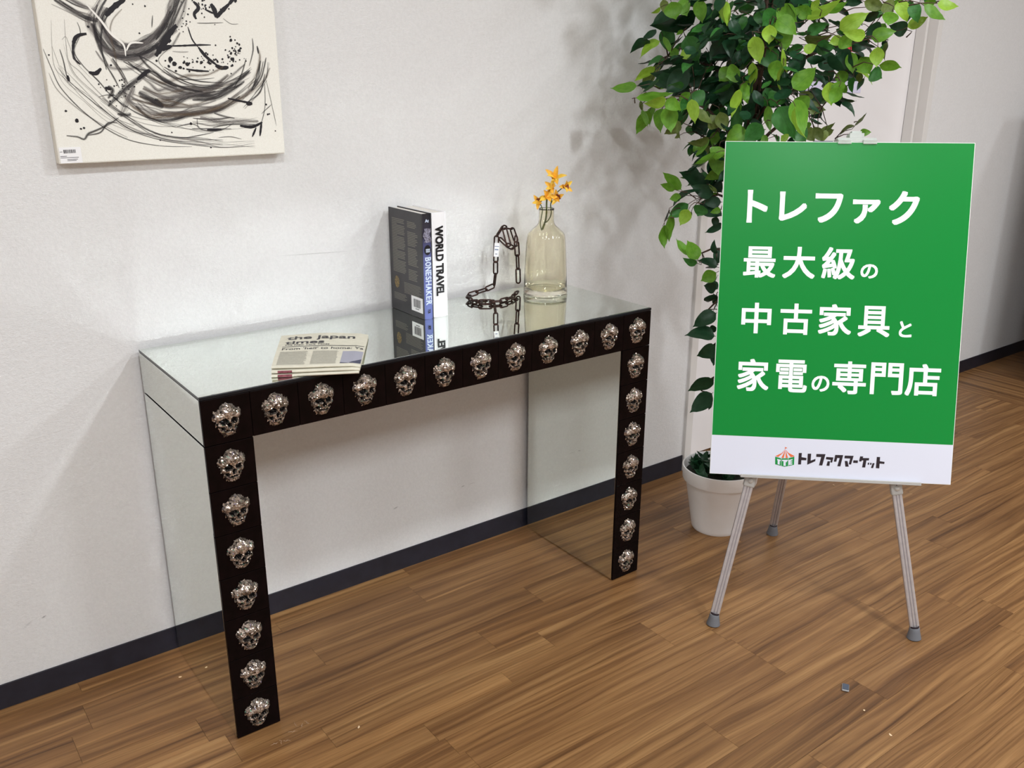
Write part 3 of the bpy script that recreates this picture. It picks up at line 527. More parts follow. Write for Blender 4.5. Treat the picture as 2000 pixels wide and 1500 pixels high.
obj('emblem_print', w, M_bkw, em)
w = MB(); w.grid(lambda u, v: (.004+.018*u+.003*math.sin(v*9), -.0023, h*(.735+.13*v)), 3, 6); obj('spine_picture', w, M_spph, bt)
w = MB(); text_into(w, 'At', .008, .019, h*.92, h*.95, .0003, lambda x, y, l: (x, -.0024-l, y)); obj('author_script', w, M_bkw, bt)
w = MB(); text_into(w, 'TOR', 0, .011, .0095, .0175, .0003, tf(h*.10)); obj('publisher_mark', w, M_bkink, bt)
wt, wd, dp, h = book('hardback_book', 'thick white hardback book reading WORLD TRAVEL on its spine', .6785, .7205, .246, .402, .263, M_wb, M_wb)
w = MB(); text_into(w, 'WORLD TRAVEL', 0, h*.665, .0075, .031, .0012, tf(h*.875)); obj('title_lettering', w, M_bkink, wt, label='bold black title WORLD TRAVEL')

# ------------------------------------------------------------------ newspaper
nt = thing('newspaper', 'folded English newspaper lying at the table front edge', 'newspaper', (0,0,H))
BL_, BR_, FR_, FL_ = Vector((.284,.274)), Vector((.462,.188)), Vector((.318,-.045)), Vector((.160,.036))
def surf(s, t_, lev, ext=0.):
    t2 = t_; p_ = (BL_*(1-s)+BR_*s)*(1-t2)+(FL_*(1-s)+FR_*s)*t2
    z = .0055+lev*.0068*(.55+.45*t_)+.0035*math.sin(math.pi*s*1.1+.6)*math.exp(-((s-.8)/.35)**2)*lev/2
    z += .0025*math.sin(s*5+t_*2)*lev/2*.6
    if s > .9: z -= (s-.9)/.1*.004*(lev/2)
    return Vector((p_[0], p_[1], z))
def fold(lev, t1, s1, name, m):
    w = MB(); th_ = .0052
    def f(u, v):
        # closed section: top from back to front, a rounded front, the underside back again
        if v < .42: s_, tt, dz = u*s1, v/.42*t1, 0
        elif v < .58: a = (v-.42)/.16*math.pi; s_, tt, dz = u*s1, t1+.011*math.sin(a), -th_*(1-math.cos(a))/2
        else: s_, tt, dz = u*s1, (1-(v-.58)/.42)*t1, -th_
        q = surf(s_, tt, lev); e = math.sin(math.pi*min(1, max(0, 1-(s_-.96)/.04))/2) if s_ > .96 else 1
        return (q[0], q[1], max(.0003+(.0002), q[2]+dz))
    w.grid(f, 22, 40); 
    for sgn in (0,):
        pass
    return obj(name, w, m, nt, smooth=True)
fold(0, 1.0, .985, 'lower_section', M_news); fold(1, .985, .995, 'middle_section', M_news); fold(2, .955, 1.0, 'front_page', M_news)
pf = lambda s0, t0: (lambda x, y, l: (lambda q: (q[0], q[1], q[2]+.0004+l))(surf(x, 1-y, 2)))
w = MB(); F = pf(0,0)
text_into(w, 'the japan', .08, .86, .785, .93, .0045, F); text_into(w, 'times', .075, .52, .675, .77, .0045, F)
obj('masthead_lettering', w, M_print, nt, label='black masthead the japan times')
w = MB(); text_into(w, 'The New York Times', .075, .585, .625, .665, .0008, F); obj('small_masthead', w, M_print, nt)
w = MB(); text_into(w, "From 'hell' to home: Ya", .06, .985, .495, .56, .0012, F); obj('headline_lettering', w, M_print, nt)
w = MB()
def patch(s0, s1, y0, y1, lev=2, dz=.0003):
    w.grid(lambda u, v: (lambda q: (q[0], q[1], q[2]+dz))(surf(s0+(s1-s0)*u, 1-(y0+(y1-y0)*v), lev)), 10, 3)
patch(.055, .985, .585, .595); patch(.055, .985, .602, .606); obj('rule_lines', w, M_print, nt)
w = MB()
for a, b in ((.05,.37),(.42,.72)):
    y = .08
    while y < .44: patch(a, b-rnd.uniform(0,.03), y, y+.0145); y += .022
obj('text_columns', w, M_newscol, nt, kind='stuff')
w = MB(); patch(.76, .995, .08, .43); obj('front_photo', w, M_newsblue, nt)
w = MB(); w.grid(lambda u, v: (lambda q: (q[0], q[1], q[2]+.0006))(surf(.86+.135*u, 1-(.085+(.12*u)*v), 2)), 8, 3); w.grid(lambda u, v: (lambda q: (q[0], q[1], q[2]+.0006))(surf(.76+.1*u, 1-(.082+.02*(1-u)*v), 2)), 4, 2); obj('photo_dark_area', w, M_newsdark, nt)  # darker printed areas of the newspaper picture
w = MB()
for lev, t1 in ((0,1.0),(1,.985)):
    def ff(u, v):
        a = v*math.pi; q = surf(.07+.16*u, t1+.0125*math.sin(a), lev); return (q[0], q[1]-.0003, q[2]-.0052*(1-math.cos(a))/2+.0001)
    w.grid(ff, 5, 8)
obj('maroon_print', w, M_maroon, nt)

# ------------------------------------------------------------------ chain sculpture
ct = thing('chain_sculpture', 'standing dark metal chain sculpture with a hooked top and coiled foot', 'sculpture', (0,0,H))
def link(a, b, width=.0158, r_=.0022, twist=0.):
    a, b = Vector(a), Vector(b); ax = b-a; ln = ax.length+2*r_*1.2; ax.normalize()
    side = ax.cross(Vector((.35,.94,0))); side = side.normalized() if side.length > .2 else ax.cross(Vector((1,0,0))).normalized()
    nn = ax.cross(side); sd = side*math.cos(twist)+nn*math.sin(twist); c = (a+b)/2; hw = width/2-r_; hl = max(ln/2-hw-r_, .001); pts = []
    for k in range(7): t_ = math.pi*k/6; pts.append(c+ax*(hl+hw*math.sin(t_))+sd*(hw*math.cos(t_)))
    for k in range(7): t_ = math.pi*k/6; pts.append(c-ax*(hl+hw*math.sin(t_))-sd*(hw*math.cos(t_)))
    w = MB(); w.tube(pts, r_, 8, closed=True); return obj('chain_link', w, M_chain, ct, smooth=True)
y0 = .375; z = lambda v: v-H
LK = [((.9625,y0,z(.879)),(.9625,y0,z(.844)),0),((.966,y0,z(.950)),(.963,y0,z(.877)),.1),((.9622,y0,z(.8455)),(.957,y0,z(.8117)),1.5),((.957,y0,z(.812)),(.926,y0-.004,z(.806)),.25),((.929,y0-.004,z(.806)),(.893,y0-.006,z(.802)),1.2),((.898,y0-.006,z(.802)),(.866,y0-.006,z(.798)),.2),
 ((.87,.369,z(.798)),(.849,.345,z(.7965)),1.3),((.852,.35,z(.7965)),(.846,.318,z(.7955)),.3),((.846,.323,z(.7955)),(.858,.292,z(.795)),1.4),((.852,.30,z(.795)),(.882,.279,z(.795)),.2),((.876,.283,z(.795)),(.908,.272,z(.795)),1.5),((.903,.273,z(.795)),(.934,.279,z(.795)),.2),((.93,.278,z(.795)),(.958,.292,z(.795)),1.4),((.954,.289,z(.795)),(.98,.307,z(.7955)),.1),((.976,.304,z(.7955)),(1.0,.325,z(.799)),1.5),
 ((.966,y0,z(.949)),(.990,.379,z(.973)),.9),((.989,.379,z(.973)),(1.006,.386,z(.966)),.3),((1.002,.386,z(.967)),(1.024,.383,z(.962)),1.4),((1.024,.383,z(.965)),(1.0345,y0,z(.927)),.5),((1.035,y0,z(.927)),(1.038,y0,z(.886)),.15),((1.038,y0,z(.889)),(1.0405,y0,z(.848)),1.25),((1.0405,y0,z(.851)),(1.0422,y0,z(.808)),.1),
 ((.972,.37,z(.944)),(.984,.352,z(.926)),.9),((.982,.352,z(.928)),(1.004,.347,z(.916)),.3),((1.0,.347,z(.917)),(1.018,.352,z(.92)),1.2),((1.014,.352,z(.921)),(1.024,.362,z(.946)),.6),((.992,.374,z(.968)),(.992,.352,z(.922)),.3)]
for a, b, tw in LK: link(a, b, twist=tw)
w = MB(); w.box(-.007,.007,-.0003,.0003,-.019,.019); tg = obj('price_tag', w, M_paper, ct, label='white paper price tag'); tg.location = (.958, y0-.011, z(.914)); tg.rotation_euler = (0,.08,-.5)
w = MB()
for (a,b,c,d) in ((-.006,.006,.0085,.0103),(-.005,.005,-.001,.0022),(-.003,.003,-.0125,-.0105)): w.box(a,b,-.0006,-.0004,c,d)
o = obj('tag_print', w, mat('blue_grey_ink', srgb(110,120,150), .5), tg)

# ------------------------------------------------------------------ vase and orchid
VX, VY = 1.0786, .2974
vs = thing('bottle_vase', 'amber tinted glass bottle vase at the right end of the table', 'vase', (VX, VY, H+.0004))
outer = [(.0585,0),(.0612,.0012),(.0618,.003),(.0612,.014),(.0604,.022),(.0592,.055),(.0572,.100),(.0548,.140),(.0532,.158),(.0512,.166),(.0475,.1715),(.036,.182),(.0262,.190),(.0222,.197),(.0208,.207),(.0205,.222),(.0206,.232),(.0212,.2355)]
inner = [(.0203,.2362),(.0192,.232),(.0191,.222),(.0194,.207),(.0208,.1965),(.0248,.1885),(.0350,.180),(.0464,.1695),(.0498,.1645),(.0518,.157),(.0534,.140),(.0558,.100),(.0578,.055),(.0588,.024),(.0578,.0165),(.050,.0142),(.0001,.0135)]
w = MB(); w.lathe([(.0001,.0004)]+outer+inner, 64); obj('glass_body', w, M_vase, vs, smooth=True)
of = thing('orchid_spray', 'stems of orange and yellow orchids standing in the amber vase', 'flower', (VX, VY, H))
FL = [((1.0953,.2839,1.1032),.028,0,0),((1.0787,.2973,1.0560),.027,1.1,1),((1.0625,.3108,1.0425),.021,2.2,2),((1.1145,.2684,1.0840),.023,.6,2),((1.1010,.2800,1.0535),.022,1.7,2),((1.086,.283,1.083),.022,2.6,0)]
to_cam = Vector((-.55,-.78,.25)).normalized()
def petal(par, ln, wd_, az, tilt, m, curl=.35, nm='petal'):
    w = MB()
    def f(u, v):
        ww = wd_*math.sin(math.pi*min(1,.06+.94*u)**.8)**.8; a = (v-.5)*2
        return (ln*u, a*ww/2, ln*(math.sin(u*2.2)*curl*.5)+ww*.18*a*a+.0006*math.sin(u*20+a*3))
    w.grid(f, 8, 4)
    o = obj(nm, w, m, par, smooth=True); o.matrix_local = Matrix.Rotation(az, 4, 'Z') @ Matrix.Rotation(-tilt, 4, 'Y'); return o
for k, (p_, sz, tw, kind_) in enumerate(FL):
    f = MB(); f.lathe([(.0001,-.004),(.0022,-.002),(.003,.001),(.0018,.004),(.0001,.005)], 10)
    c = obj('flower', f, M_petaly, of, smooth=True)
    nrm = (to_cam+Vector((rnd.uniform(-.5,.5), rnd.uniform(-.3,.3), rnd.uniform(-.3,.5)))).normalized() if k else Vector((-.5,-.5,.75)).normalized()
    q = nrm.to_track_quat('Z', 'Y'); c.rotation_mode = 'QUATERNION'; c.rotation_quaternion = q; c.location = (p_[0]-VX, p_[1]-VY, p_[2]-H)
    for i in range(5): petal(c, sz*1.15*(1.15 if k == 0 else 1), sz*.52, tw+i*2*math.pi/5, .3+.45*(i % 2), M_petal if (i+k) % 3 else M_petaly)
    for i in range(3 if kind_ else 2): petal(c, sz*.62, sz*.42, tw+4.4+i*.75, .15, M_lip if kind_ == 2 else M_petaly, .9, 'lip')
def stem(pts, r_):
    P = [Vector(q) for q in pts]; o = []
    for i in range(len(P)-1):
        a, b, c, d = P[max(i-1,0)], P[i], P[i+1], P[min(i+2,len(P)-1)]
        for s in range(6):
            u = s/6; o.append(.5*((2*b)+(c-a)*u+(2*a-5*b+4*c-d)*u*u+(-a+3*b-3*c+d)*u**3))
    o.append(P[-1]); w = MB(); w.tube(o, r_, 8); return w
ofc = lambda p_: (p_[0]-VX, p_[1]-VY, p_[2]-H)
for pts, r_ in (([(-.010,.004,.178),(-.004,.0,.20),(.0,.0,.225),(.0,0,.255),(.004,-.002,.28),FL[0][0]],.0022),([(-.012,.006,.176),(-.002,.002,.205),(.0,0,.24),FL[1][0]],.0018),([(-.013,.006,.179),(-.0165,.006,.195),(-.014,.004,.215),(-.010,.006,.235),FL[2][0]],.0014),([(-.008,.0,.194),(.006,-.004,.207),(.012,-.006,.225),(.010,-.006,.25),FL[4][0]],.0016),([(.010,-.006,.25),(.016,-.01,.27),FL[3][0]],.0013),([(.0,0,.255),(.002,-.004,.28),FL[5][0]],.0013)):
    P = [ofc(q) if q[0] > .5 else q for q in pts]; obj('stem', stem(P, r_), M_stem, of, smooth=True)

# ------------------------------------------------------------------ potted tree
PX, PY = 1.5986, .0528
tr = thing('potted_ficus', 'tall artificial ficus tree in a white pot behind the green sign', 'plant', (PX, PY, 0))
w = MB(); w.lathe([(.0001,.0),(.0745,.0),(.0766,.003),(.078,.012),(.1045,.162),(.1062,.1655),(.1135,.167),(.1150,.170),(.1176,.2085),(.1172,.2110),(.1130,.2112),(.1108,.206),(.1090,.172),(.105,.168),(.0001,.166)], 56); obj('pot', w, M_pot, tr, autosm=50)
w = MB(); w.lathe([(.0001,.19),(.05,.188),(.109,.182),(.109,.176),(.0001,.174)], 24); obj('soil', w, M_soil, tr, smooth=True)
TOP = Vector((1.62-PX, .055-PY, 1.95))
tp_ = []
for i in range(17):
    u = i/16; tp_.append(Vector((.012*math.sin(u*9)+.02*u, .010*math.cos(u*7)-.01, .17+u*1.75)))
w = MB(); w.tube(tp_, [.014-.009*i/16 for i in range(17)], 10); obj('trunk', w, M_bark, tr, smooth=True)
w = MB(); w.tube([p_+Vector((.022*math.cos(i*.9), .022*math.sin(i*.9), 0)) for i, p_ in enumerate(tp_)], [.010-.006*i/16 for i in range(17)], 8); obj('trunk', w, M_bark, tr, smooth=True)
def leaf_mesh(kind_):
    w = MB(); nu, nv = 10, 4
    def f(u, v):
        if kind_ == 0: ww = math.sin(math.pi*u**.72)**.85*(1-.12*u)
        elif kind_ == 1: ww = math.sin(math.pi*u**.62)**.8*(1-.15*u)
        else: ww = math.sin(math.pi*u**.8)**.95
        if u > .86: ww = ww*.55+.02
        if u >= .999 or u <= .001: ww = .012
        a = (v-.5)*2; bend = (-.10,.16,-.20)[kind_]
        return (u, a*ww*.5, (.05+.03*kind_)*abs(a)*ww+bend*math.sin(math.pi*u)*.8+.012*math.sin(u*14+2*a))
    w.grid(f, nu, nv, 0, True); return w
LM = {}
for k in range(3):
    for c in range(5): LM[k, c] = leaf_mesh(k).mesh('leaf', M_leaf[c], True)
def put_leaf(a, v, n, wd_, tone, k):
    ln = v.length; x = v.normalized(); zz = (n-x*n.dot(x)).normalized(); y = zz.cross(x)
    o = obj('leaf', LM[k, tone], parent=tr)
    o.matrix_local = Matrix(((x[0]*ln,y[0]*wd_,zz[0]*ln*.9,a[0]-PX),(x[1]*ln,y[1]*wd_,zz[1]*ln*.9,a[1]-PY),(x[2]*ln,y[2]*wd_,zz[2]*ln*.9,a[2]),(0,0,0,1)))
    return o
LD = """1419 236 1458 -30 37 -40 -80 1 60 32 0;1402 218 1561 8 -10 -35 -92 -37 -11 19 4;1376 199 1540 -14 17 -12 -14 -64 -76 13 0;1379 164 1552 9 -10 -39 -66 -75 6 35 1;1406 159 1557 12 -15 -35 -51 -84 19 33 1;1423 110 1556 8 -10 -51 -88 -47 -5 27 1;1510 131 1561 17 -21 -54 -91 21 -37 31 1;1446 51 1553 12 -14 -56 -98 2 -21 31 0;1465 152 1532 -69 85 -31 -22 -49 -85 59 3;1487 246 1541 -39 48 -34 -82 -33 47 37 3;1499 300 1497 12 -15 -62 -83 -56 -3 34 2;1380 187 1468 13 -16 -40 -89 25 -38 23 1;1438 183 1434 -14 17 -13 -74 -67 -8 18 1;1402 136 1433 14 -17 -20 -63 -75 21 22 0;1421 144 1468 22 -27 -60 -77 -64 1 38 2;1508 142 1520 -6 7 -57 -62 -78 -3 39 3;1468 55 1470 -39 48 -18 -68 -31 66 34 3;1482 63 1445 -20 24 -34 -73 -68 -6 38 3;1528 165 1430 1 -1 -40 -64 -77 1 23 3;1408 143 1483 -10 12 -11 -33 -76 -56 10 1;1469 137 1401 -57 70 3 -37 -26 -89 47 3;1440 90 1387 -79 98 -11 -53 -51 -68 66 3;1358 190 1391 -30 37 -33 -10 -71 -70 30 0;1437 244 1396 -26 32 -26 -75 -7 66 25 4;1315 211 1342 -41 50 -5 -50 -32 81 34 1;1385 125 1366 -40 50 -16 -73 -66 -18 36 3;1438 92 1382 -30 37 -28 -74 -67 -9 44 3;1385 93 1385 -32 40 -54 -85 -51 13 41 3;1408 240 1385 -18 22 -47 -12 -92 -38 28 4;1407 236 1351 22 -27 -9 -65 -66 37 22 1;1446 3 1389 -16 20 -30 -86 -49 14 30 1;1485 156 1561 -26 32 -13 -28 -55 -79 23 3;1486 124 1537 -7 9 -17 -49 -84 -24 14 1;1505 84 1516 -10 12 -42 -46 -87 -14 29 3;1537 100 1507 -3 4 -45 -65 -76 -2 25 3;1575 174 1381 24 -29 -47 -85 -51 -12 44 3;1488 129 1362 9 -11 -32 -87 -48 -8 34 3;1432 20 1547 2 -3 -51 19 -98 7 26 0;1611 102 1557 -22 27 -26 -69 12 72 23 2;1494 23 1516 4 -4 -31 -77 -64 0 24 2;1640 118 1498 9 -12 -21 -77 -63 0 28 3;1492 -54 1527 -2 2 -37 -88 -47 1 39 2;1503 -83 1523 -19 23 -31 -56 -79 -25 37 2;1502 -82 1533 29 -36 -32 -77 -64 1 34 1;1472 -108 1502 29 -35 -33 -65 -73 22 35 1;1446 -108 1489 1 -2 -41 -75 -67 0 26 0;1493 -87 1497 -4 5 -65 -95 31 8 34 1;1499 -110 1483 6 -7 -49 -86 -51 -3 31 1;1438 -67 1463 13 -15 -58 -85 -53 -4 30 0;1456 -58 1403 0 0 -56 -97 23 0 29 0;1484 -123 1434 11 -13 -52 30 -91 29 28 0;1536 -29 1438 16 -20 -45 -68 -73 8 38 2;1526 -79 1408 -1 1 -46 -56 -83 -1 33 1;1488 -129 1394 2 -2 -61 -73 68 -5 32 0;1490 -162 1340 28 -35 45 -89 -38 27 38 1;1587 -123 1513 -24 29 18 -79 -62 -4 25 1;1572 -152 1531 -10 12 11 -86 -39 -33 21 0;1573 -121 1505 44 -53 41 -67 1 74 42 0;1624 -137 1522 28 -35 22 -73 -16 67 26 1;1583 -118 1475 28 -34 17 -71 -68 -20 23 2;1596 -102 1442 -22 27 -13 -70 -68 -22 17 2;1517 -163 1428 17 -20 13 -82 -50 27 19 0;1575 -156 1439 26 -32 -2 -77 -62 -11 28 2;1445 -28 1382 -20 24 -14 -76 -65 -5 34 1;1572 -231 1458 -17 21 -11 -79 -61 7 18 0;1550 79 1496 -9 11 -31 -60 -79 -10 23 3;1618 52 1466 17 -21 -44 -78 -63 0 39 3;1601 92 1467 15 -19 -54 -92 -36 -14 35 3;1672 -20 1425 15 -19 -34 -71 -70 6 30 3;1658 -109 1415 31 -38 -24 -76 -64 3 35 3;1762 -53 1364 17 -21 14 -67 -71 -24 27 3;1703 -67 1345 6 -7 17 10 -91 -41 10 2;1575 72 1354 -1 1 -27 -5 -100 -3 14 1;1491 -5 1355 14 -17 -26 -89 -41 -21 20 1;1556 111 1552 22 -27 6 -64 -38 67 18 3;1616 52 1552 30 -36 5 -74 -64 -23 22 3;1639 -11 1544 19 -23 10 -77 -64 -2 21 3;1616 -44 1497 18 -23 15 -80 -58 11 24 3;1636 -71 1466 43 -53 6 -33 -36 -87 36 4;1652 -36 1383 23 -29 -23 -80 -59 -8 26 3;1629 40 1359 12 -15 -29 -52 -83 21 32 3;1637 -60 1549 -22 27 -29 -86 -20 47 24 3;1553 81 1453 -7 8 -31 -88 -47 6 23 3;1525 -253 1475 35 -43 33 -77 -63 0 30 0;1521 -327 1458 -29 35 7 -78 -62 -10 21 0;1551 -238 1457 17 -21 -17 -82 -56 -13 27 1;1701 -390 1533 27 -33 -6 -61 -59 52 22 0;1727 -342 1532 30 -36 -29 -32 -74 59 29 1;1786 -336 1543 -17 20 -4 -68 -63 -38 15 1;1709 -320 1537 11 -14 -40 -79 -61 -1 23 2;1733 -302 1485 25 -31 21 -81 -57 13 20 0;1750 -292 1479 -25 31 10 -79 -59 -17 28 3;1682 -287 1519 -3 4 -28 -58 -81 -5 31 1;1732 -269 1546 15 -19 -44 -74 -67 3 25 0;1614 -283 1457 31 -38 14 -79 -56 23 26 1;1701 -231 1458 22 -27 -2 -37 -25 -89 18 4;1608 -307 1437 2 -2 -42 -57 -82 2 26 0;1620 -227 1426 6 -7 -45 -57 -82 6 24 1;1647 -292 1396 30 -37 -6 -62 -40 -67 25 1;1669 -223 1415 16 -19 -37 -89 -42 -16 30 1;1703 -234 1379 17 -21 -13 -74 -66 9 30 2;1611 -200 1436 22 -27 -52 -88 -46 -13 28 3;1640 -187 1383 8 -10 -31 -90 -41 -10 24 1;1645 -226 1368 2 -2 -37 -95 31 -7 19 2;1711 -166 1345 -11 13 -12 -84 -52 17 19 1;1795 -179 1526 -32 39 -7 -43 -49 -76 27 3;1708 -210 1488 17 -21 -18 -82 -57 -12 33 3;1758 -132 1452 27 -33 -6 -70 -63 33 39 3;1757 -146 1464 23 -28 -9 -48 -10 -87 19 3;1750 -229 1497 -13 16 -35 -93 -32 20 19 1;1792 -195 1440 9 -11 -9 -79 -60 -5 19 2;1796 -213 1454 0 0 -42 -87 49 1 22 4;1850 -167 1463 5 -6 -29 -95 21 -22 16 3;1699 -195 1548 29 -35 -15 -79 -59 -12 23 4;1711 -243 1544 14 -18 -20 -74 -67 6 27 4;1793 -218 1553 9 -11 -21 -93 -27 -26 23 1;1894 -200 1548 1 -2 -38 -96 26 -4 20 2;1720 -193 1379 1 -1 -24 -66 -75 1 13 4;1710 -187 1382 25 -31 -30 13 -64 76 26 0;1762 -180 1365 -8 10 -29 -1 -94 -33 17 3;1727 -122 1555 24 -30 -5 -76 -56 -34 19 3;1821 -238 1550 9 -11 -15 -90 -35 -27 15 2;1845 -269 1554 18 -22 -3 -77 -59 -24 13 2;1807 -170 1535 -6 7 -22 -79 -62 1 23 2;1752 -180 1537 24 -29 -2 -58 -43 -69 19 1;1678 -192 1423 15 -18 -33 -66 -74 11 33 3;1775 -103 1399 27 -33 -39 -79 -61 -3 33 3;1675 -166 1494 23 -28 3 -75 -63 -22 27 3;1280 175 1313 54 -66 12 -38 -15 91 45 1;1293 80 1313 -32 39 -11 -51 -59 -63 27 0;1308 93 1310 23 -28 -23 -78 -62 -2 26 1;1319 16 1313 7 -9 -54 -99 -10 -11 29 0;1371 63 1328 17 -21 -29 -52 -81 28 39 2;1406 99 1327 -16 19 -44 -88 -45 12 32 1;1359 156 1286 0 0 -58 -99 -13 0 30 1;1341 116 1293 6 -8 -61 -62 -78 3 35 1;1381 179 1278 -8 10 -37 -50 -86 -12 20 4;1389 214 1288 -6 7 -48 -98 17 15 25 1;1352 197 1278 -18 23 -56 -20 -93 -31 33 1;1304 177 1283 10 -12 -41 -94 21 -28 23 1;1370 251 1302 4 -5 -26 15 -97 21 14 4;1533 249 1286 -5 7 -58 -64 -77 -3 34 2;1428 151 1249 -24 30 -30 -57 -77 -30 26 4;1472 196 1236 4 -4 -35 -94 32 -13 18 4;1434 156 1213 -8 10 -8 -71 -69 -15 7 4;1402 72 1284 25 -30 -31 -21 -78 60 26 4;1503 137 1288 14 -17 -26 -86 7 -51 18 1;1454 41 1237 -12 14 31 -64 -76 11 33 4;1441 25 1279 9 -11 -44 -70 -71 4 26 4;1441 57 1211 -31 39 -12 -38 -55 -74 27 4;1457 68 1207 -22 27 -45 -75 33 57 29 1;1472 120 1187 -7 8 -20 -88 -46 10 15 1;1510 111 1181 -25 31 -16 -79 -61 6 27 4;1421 1 1193 -4 4 -32 -87 -50 3 32 1;1394 -13 1179 -25 31 -17 -51 5 86 22 1;1503 119 1219 -32 40 11 3 -23 97 27 4;1537 175 1262 23 -28 -26 -78 -62 -1 38 3;1474 140 1256 19 -23 -39 -79 -62 -1 34 3;1583 174 1301 17 -21 -23 -61 -75 23 36 3;1491 74 1226 -4 6 -38 -62 -78 -4 21 1;1492 56 1354 -2 3 -55 -92 -39 2 39 3;1587 191 1327 21 -25 -21 -65 -72 23 34 3;1441 303 1323 5 -6 -17 -88 -48 -9 9 3;1424 -49 1337 -8 10 -62 6 -98 -17 33 0;1464 -19 1356 3 -4 -67 41 -91 8 35 1;1452 -36 1355 9 -11 -48 -19 -96 19 26 1;1486 -93 1297 7 -9 -57 2 -99 15 30 1;1464 -99 1251 -24 29 -39 -67 -73 -14 36 2;1462 -48 1238 -28 35 -29 -81 -58 10 35 1;1462 -17 1295 -5 6 -76 -96 25 8 40 2;1531 -18 1275 -25 30 9 -79 -59 -16 33 3;1548 -76 1329 -11 13 -31 -55 -82 -16 39 2;1487 -127 1296 27 -33 -71 -87 -49 -10 44 2;1494 -168 1315 18 -22 -77 -64 -77 7 36 1;1481 -167 1216 -9 11 10 -73 -68 9 19 0;1472 -188 1298 22 -27 -71 -68 59 -44 41 0;1510 -156 1316 19 -23 -31 -75 -66 4 39 1;1558 -135 1234 15 -18 -23 -56 -78 27 34 2;1475 -113 1218 -11 14 -6 -80 -56 21 17 1;1644 -94 1332 -3 4 -25 -86 -51 3 27 4;1700 -54 1327 20 -25 -35 -62 -76 19 40 3;1672 -67 1293 33 -40 -9 -67 -63 39 28 4;1764 -29 1281 15 -18 -21 -84 -53 -13 23 3;1560 -216 1356 6 -8 -51 -82 -58 -1 28 0;1559 -246 1345 -8 10 -38 -92 -37 10 24 1;1709 -109 1219 16 -20 12 -77 -64 -1 15 4;1687 -112 1227 21 -26 21 -59 16 79 21 4;1626 -140 1243 13 -16 -34 -88 -47 -12 20 4;1675 -74 1236 17 -21 -32 -74 -67 5 25 4;1625 -122 1255 -1 1 -16 -54 -84 -3 10 1;1643 74 1321 10 -12 -66 -72 -69 2 39 3;1591 -18 1346 23 -28 -47 -75 -66 3 41 3;1529 88 1353 16 -20 -56 -71 -71 5 36 3;1606 46 1262 -17 21 -13 -75 -65 -6 15 2;1574 -234 1358 3 -3 -35 -96 -26 -5 26 1;1841 -118 1239 -22 27 -27 -58 29 76 23 4;1841 -118 1239 15 -18 31 -64 48 59 20 4;1850 -129 1219 18 -21 3 -78 -61 17 16 1;1680 -125 1226 18 -22 24 -65 27 71 19 4;1654 -155 1235 -3 4 -28 -23 -97 -11 15 4;1414 121 1070 -30 36 40 -87 -23 -43 32 1;1404 133 1069 -24 29 12 -76 -42 -50 21 1;1415 120 1051 -18 22 -8 -77 -64 -2 18 1;1473 81 1085 -44 54 27 -76 -36 -53 39 3;1485 65 1057 -36 44 20 -77 -64 4 29 3;1516 112 1042 16 -20 12 -44 -69 -57 15 1;1485 52 1064 -15 18 21 9 -72 68 17 4;1402 135 1024 41 -51 42 -52 25 82 40 3;1429 103 1031 -31 38 -36 -84 -50 19 26 2;1400 75 1021 -12 14 -40 -84 -54 5 26 0;1469 86 1025 -7 9 -27 -75 -66 -2 32 2;1475 103 1030 38 -47 -30 -54 -72 44 37 3;1455 114 1006 -4 5 -23 -2 -98 -21 12 3;1400 138 998 -1 1 -67 19 -98 -2 35 1;1375 138 973 2 -3 -59 6 -100 5 31 1;1404 166 975 9 -11 36 44 -82 -36 20 3;1485 34 1019 -16 20 -9 -80 -59 13 13 1;1525 79 989 -6 7 -22 -79 -62 1 16 3;1533 63 971 -28 34 -24 -66 -1 76 26 3;1456 37 1171 4 -5 -53 -92 -40 -3 37 1;1432 35 1165 -26 32 -20 -53 8 84 24 1;1485 34 1122 -28 35 -21 -50 -71 -50 26 1;1526 104 1085 15 -18 -26 -68 -72 12 27 3;1452 75 877 -19 23 47 -54 -82 18 31 1;1447 96 885 -26 32 42 11 -75 65 31 1;1451 76 866 -23 29 12 -78 -47 -41 20 2;1501 45 854 -33 40 14 -26 -50 82 28 3;1485 33 842 -23 29 -24 -79 -61 5 27 1;1485 39 895 -4 5 36 -99 4 -12 19 3;1550 74 787 -25 31 -1 -70 -56 44 20 3;1463 77 1166 -23 28 4 -70 -62 34 16 3;1505 52 1036 -30 36 -2 -77 -62 15 24 3;1526 63 785 -20 25 6 -78 -62 -7 25 3;1584 107 722 -7 8 29 -54 -84 11 18 3;1529 59 712 -36 45 -42 -86 -38 34 34 3;1530 58 642 -50 61 -4 -44 -31 84 41 3;1534 53 611 -31 38 -30 -71 -69 -14 36 3;1534 53 508 -41 51 -39 -55 -74 -39 40 3;1533 54 464 -35 43 -61 -90 -34 27 38 3;1578 95 424 -3 3 -33 -98 17 9 17 3;1591 106 648 -13 16 -10 -77 -63 -1 17 3"""
lr = random.Random(7); twig = MB(); nleaf = 0; bases = []
for row in LD.split(';'):
    q = [int(v) for v in row.split()]; a = Vector(q[:3])/1000; v = Vector(q[3:6])/1000; n = Vector(q[6:9])/100
    put_leaf(a, v*1.12, n, q[9]/1000*1.42, q[10], lr.randrange(3)); nleaf += 1; bases.append((a, v))
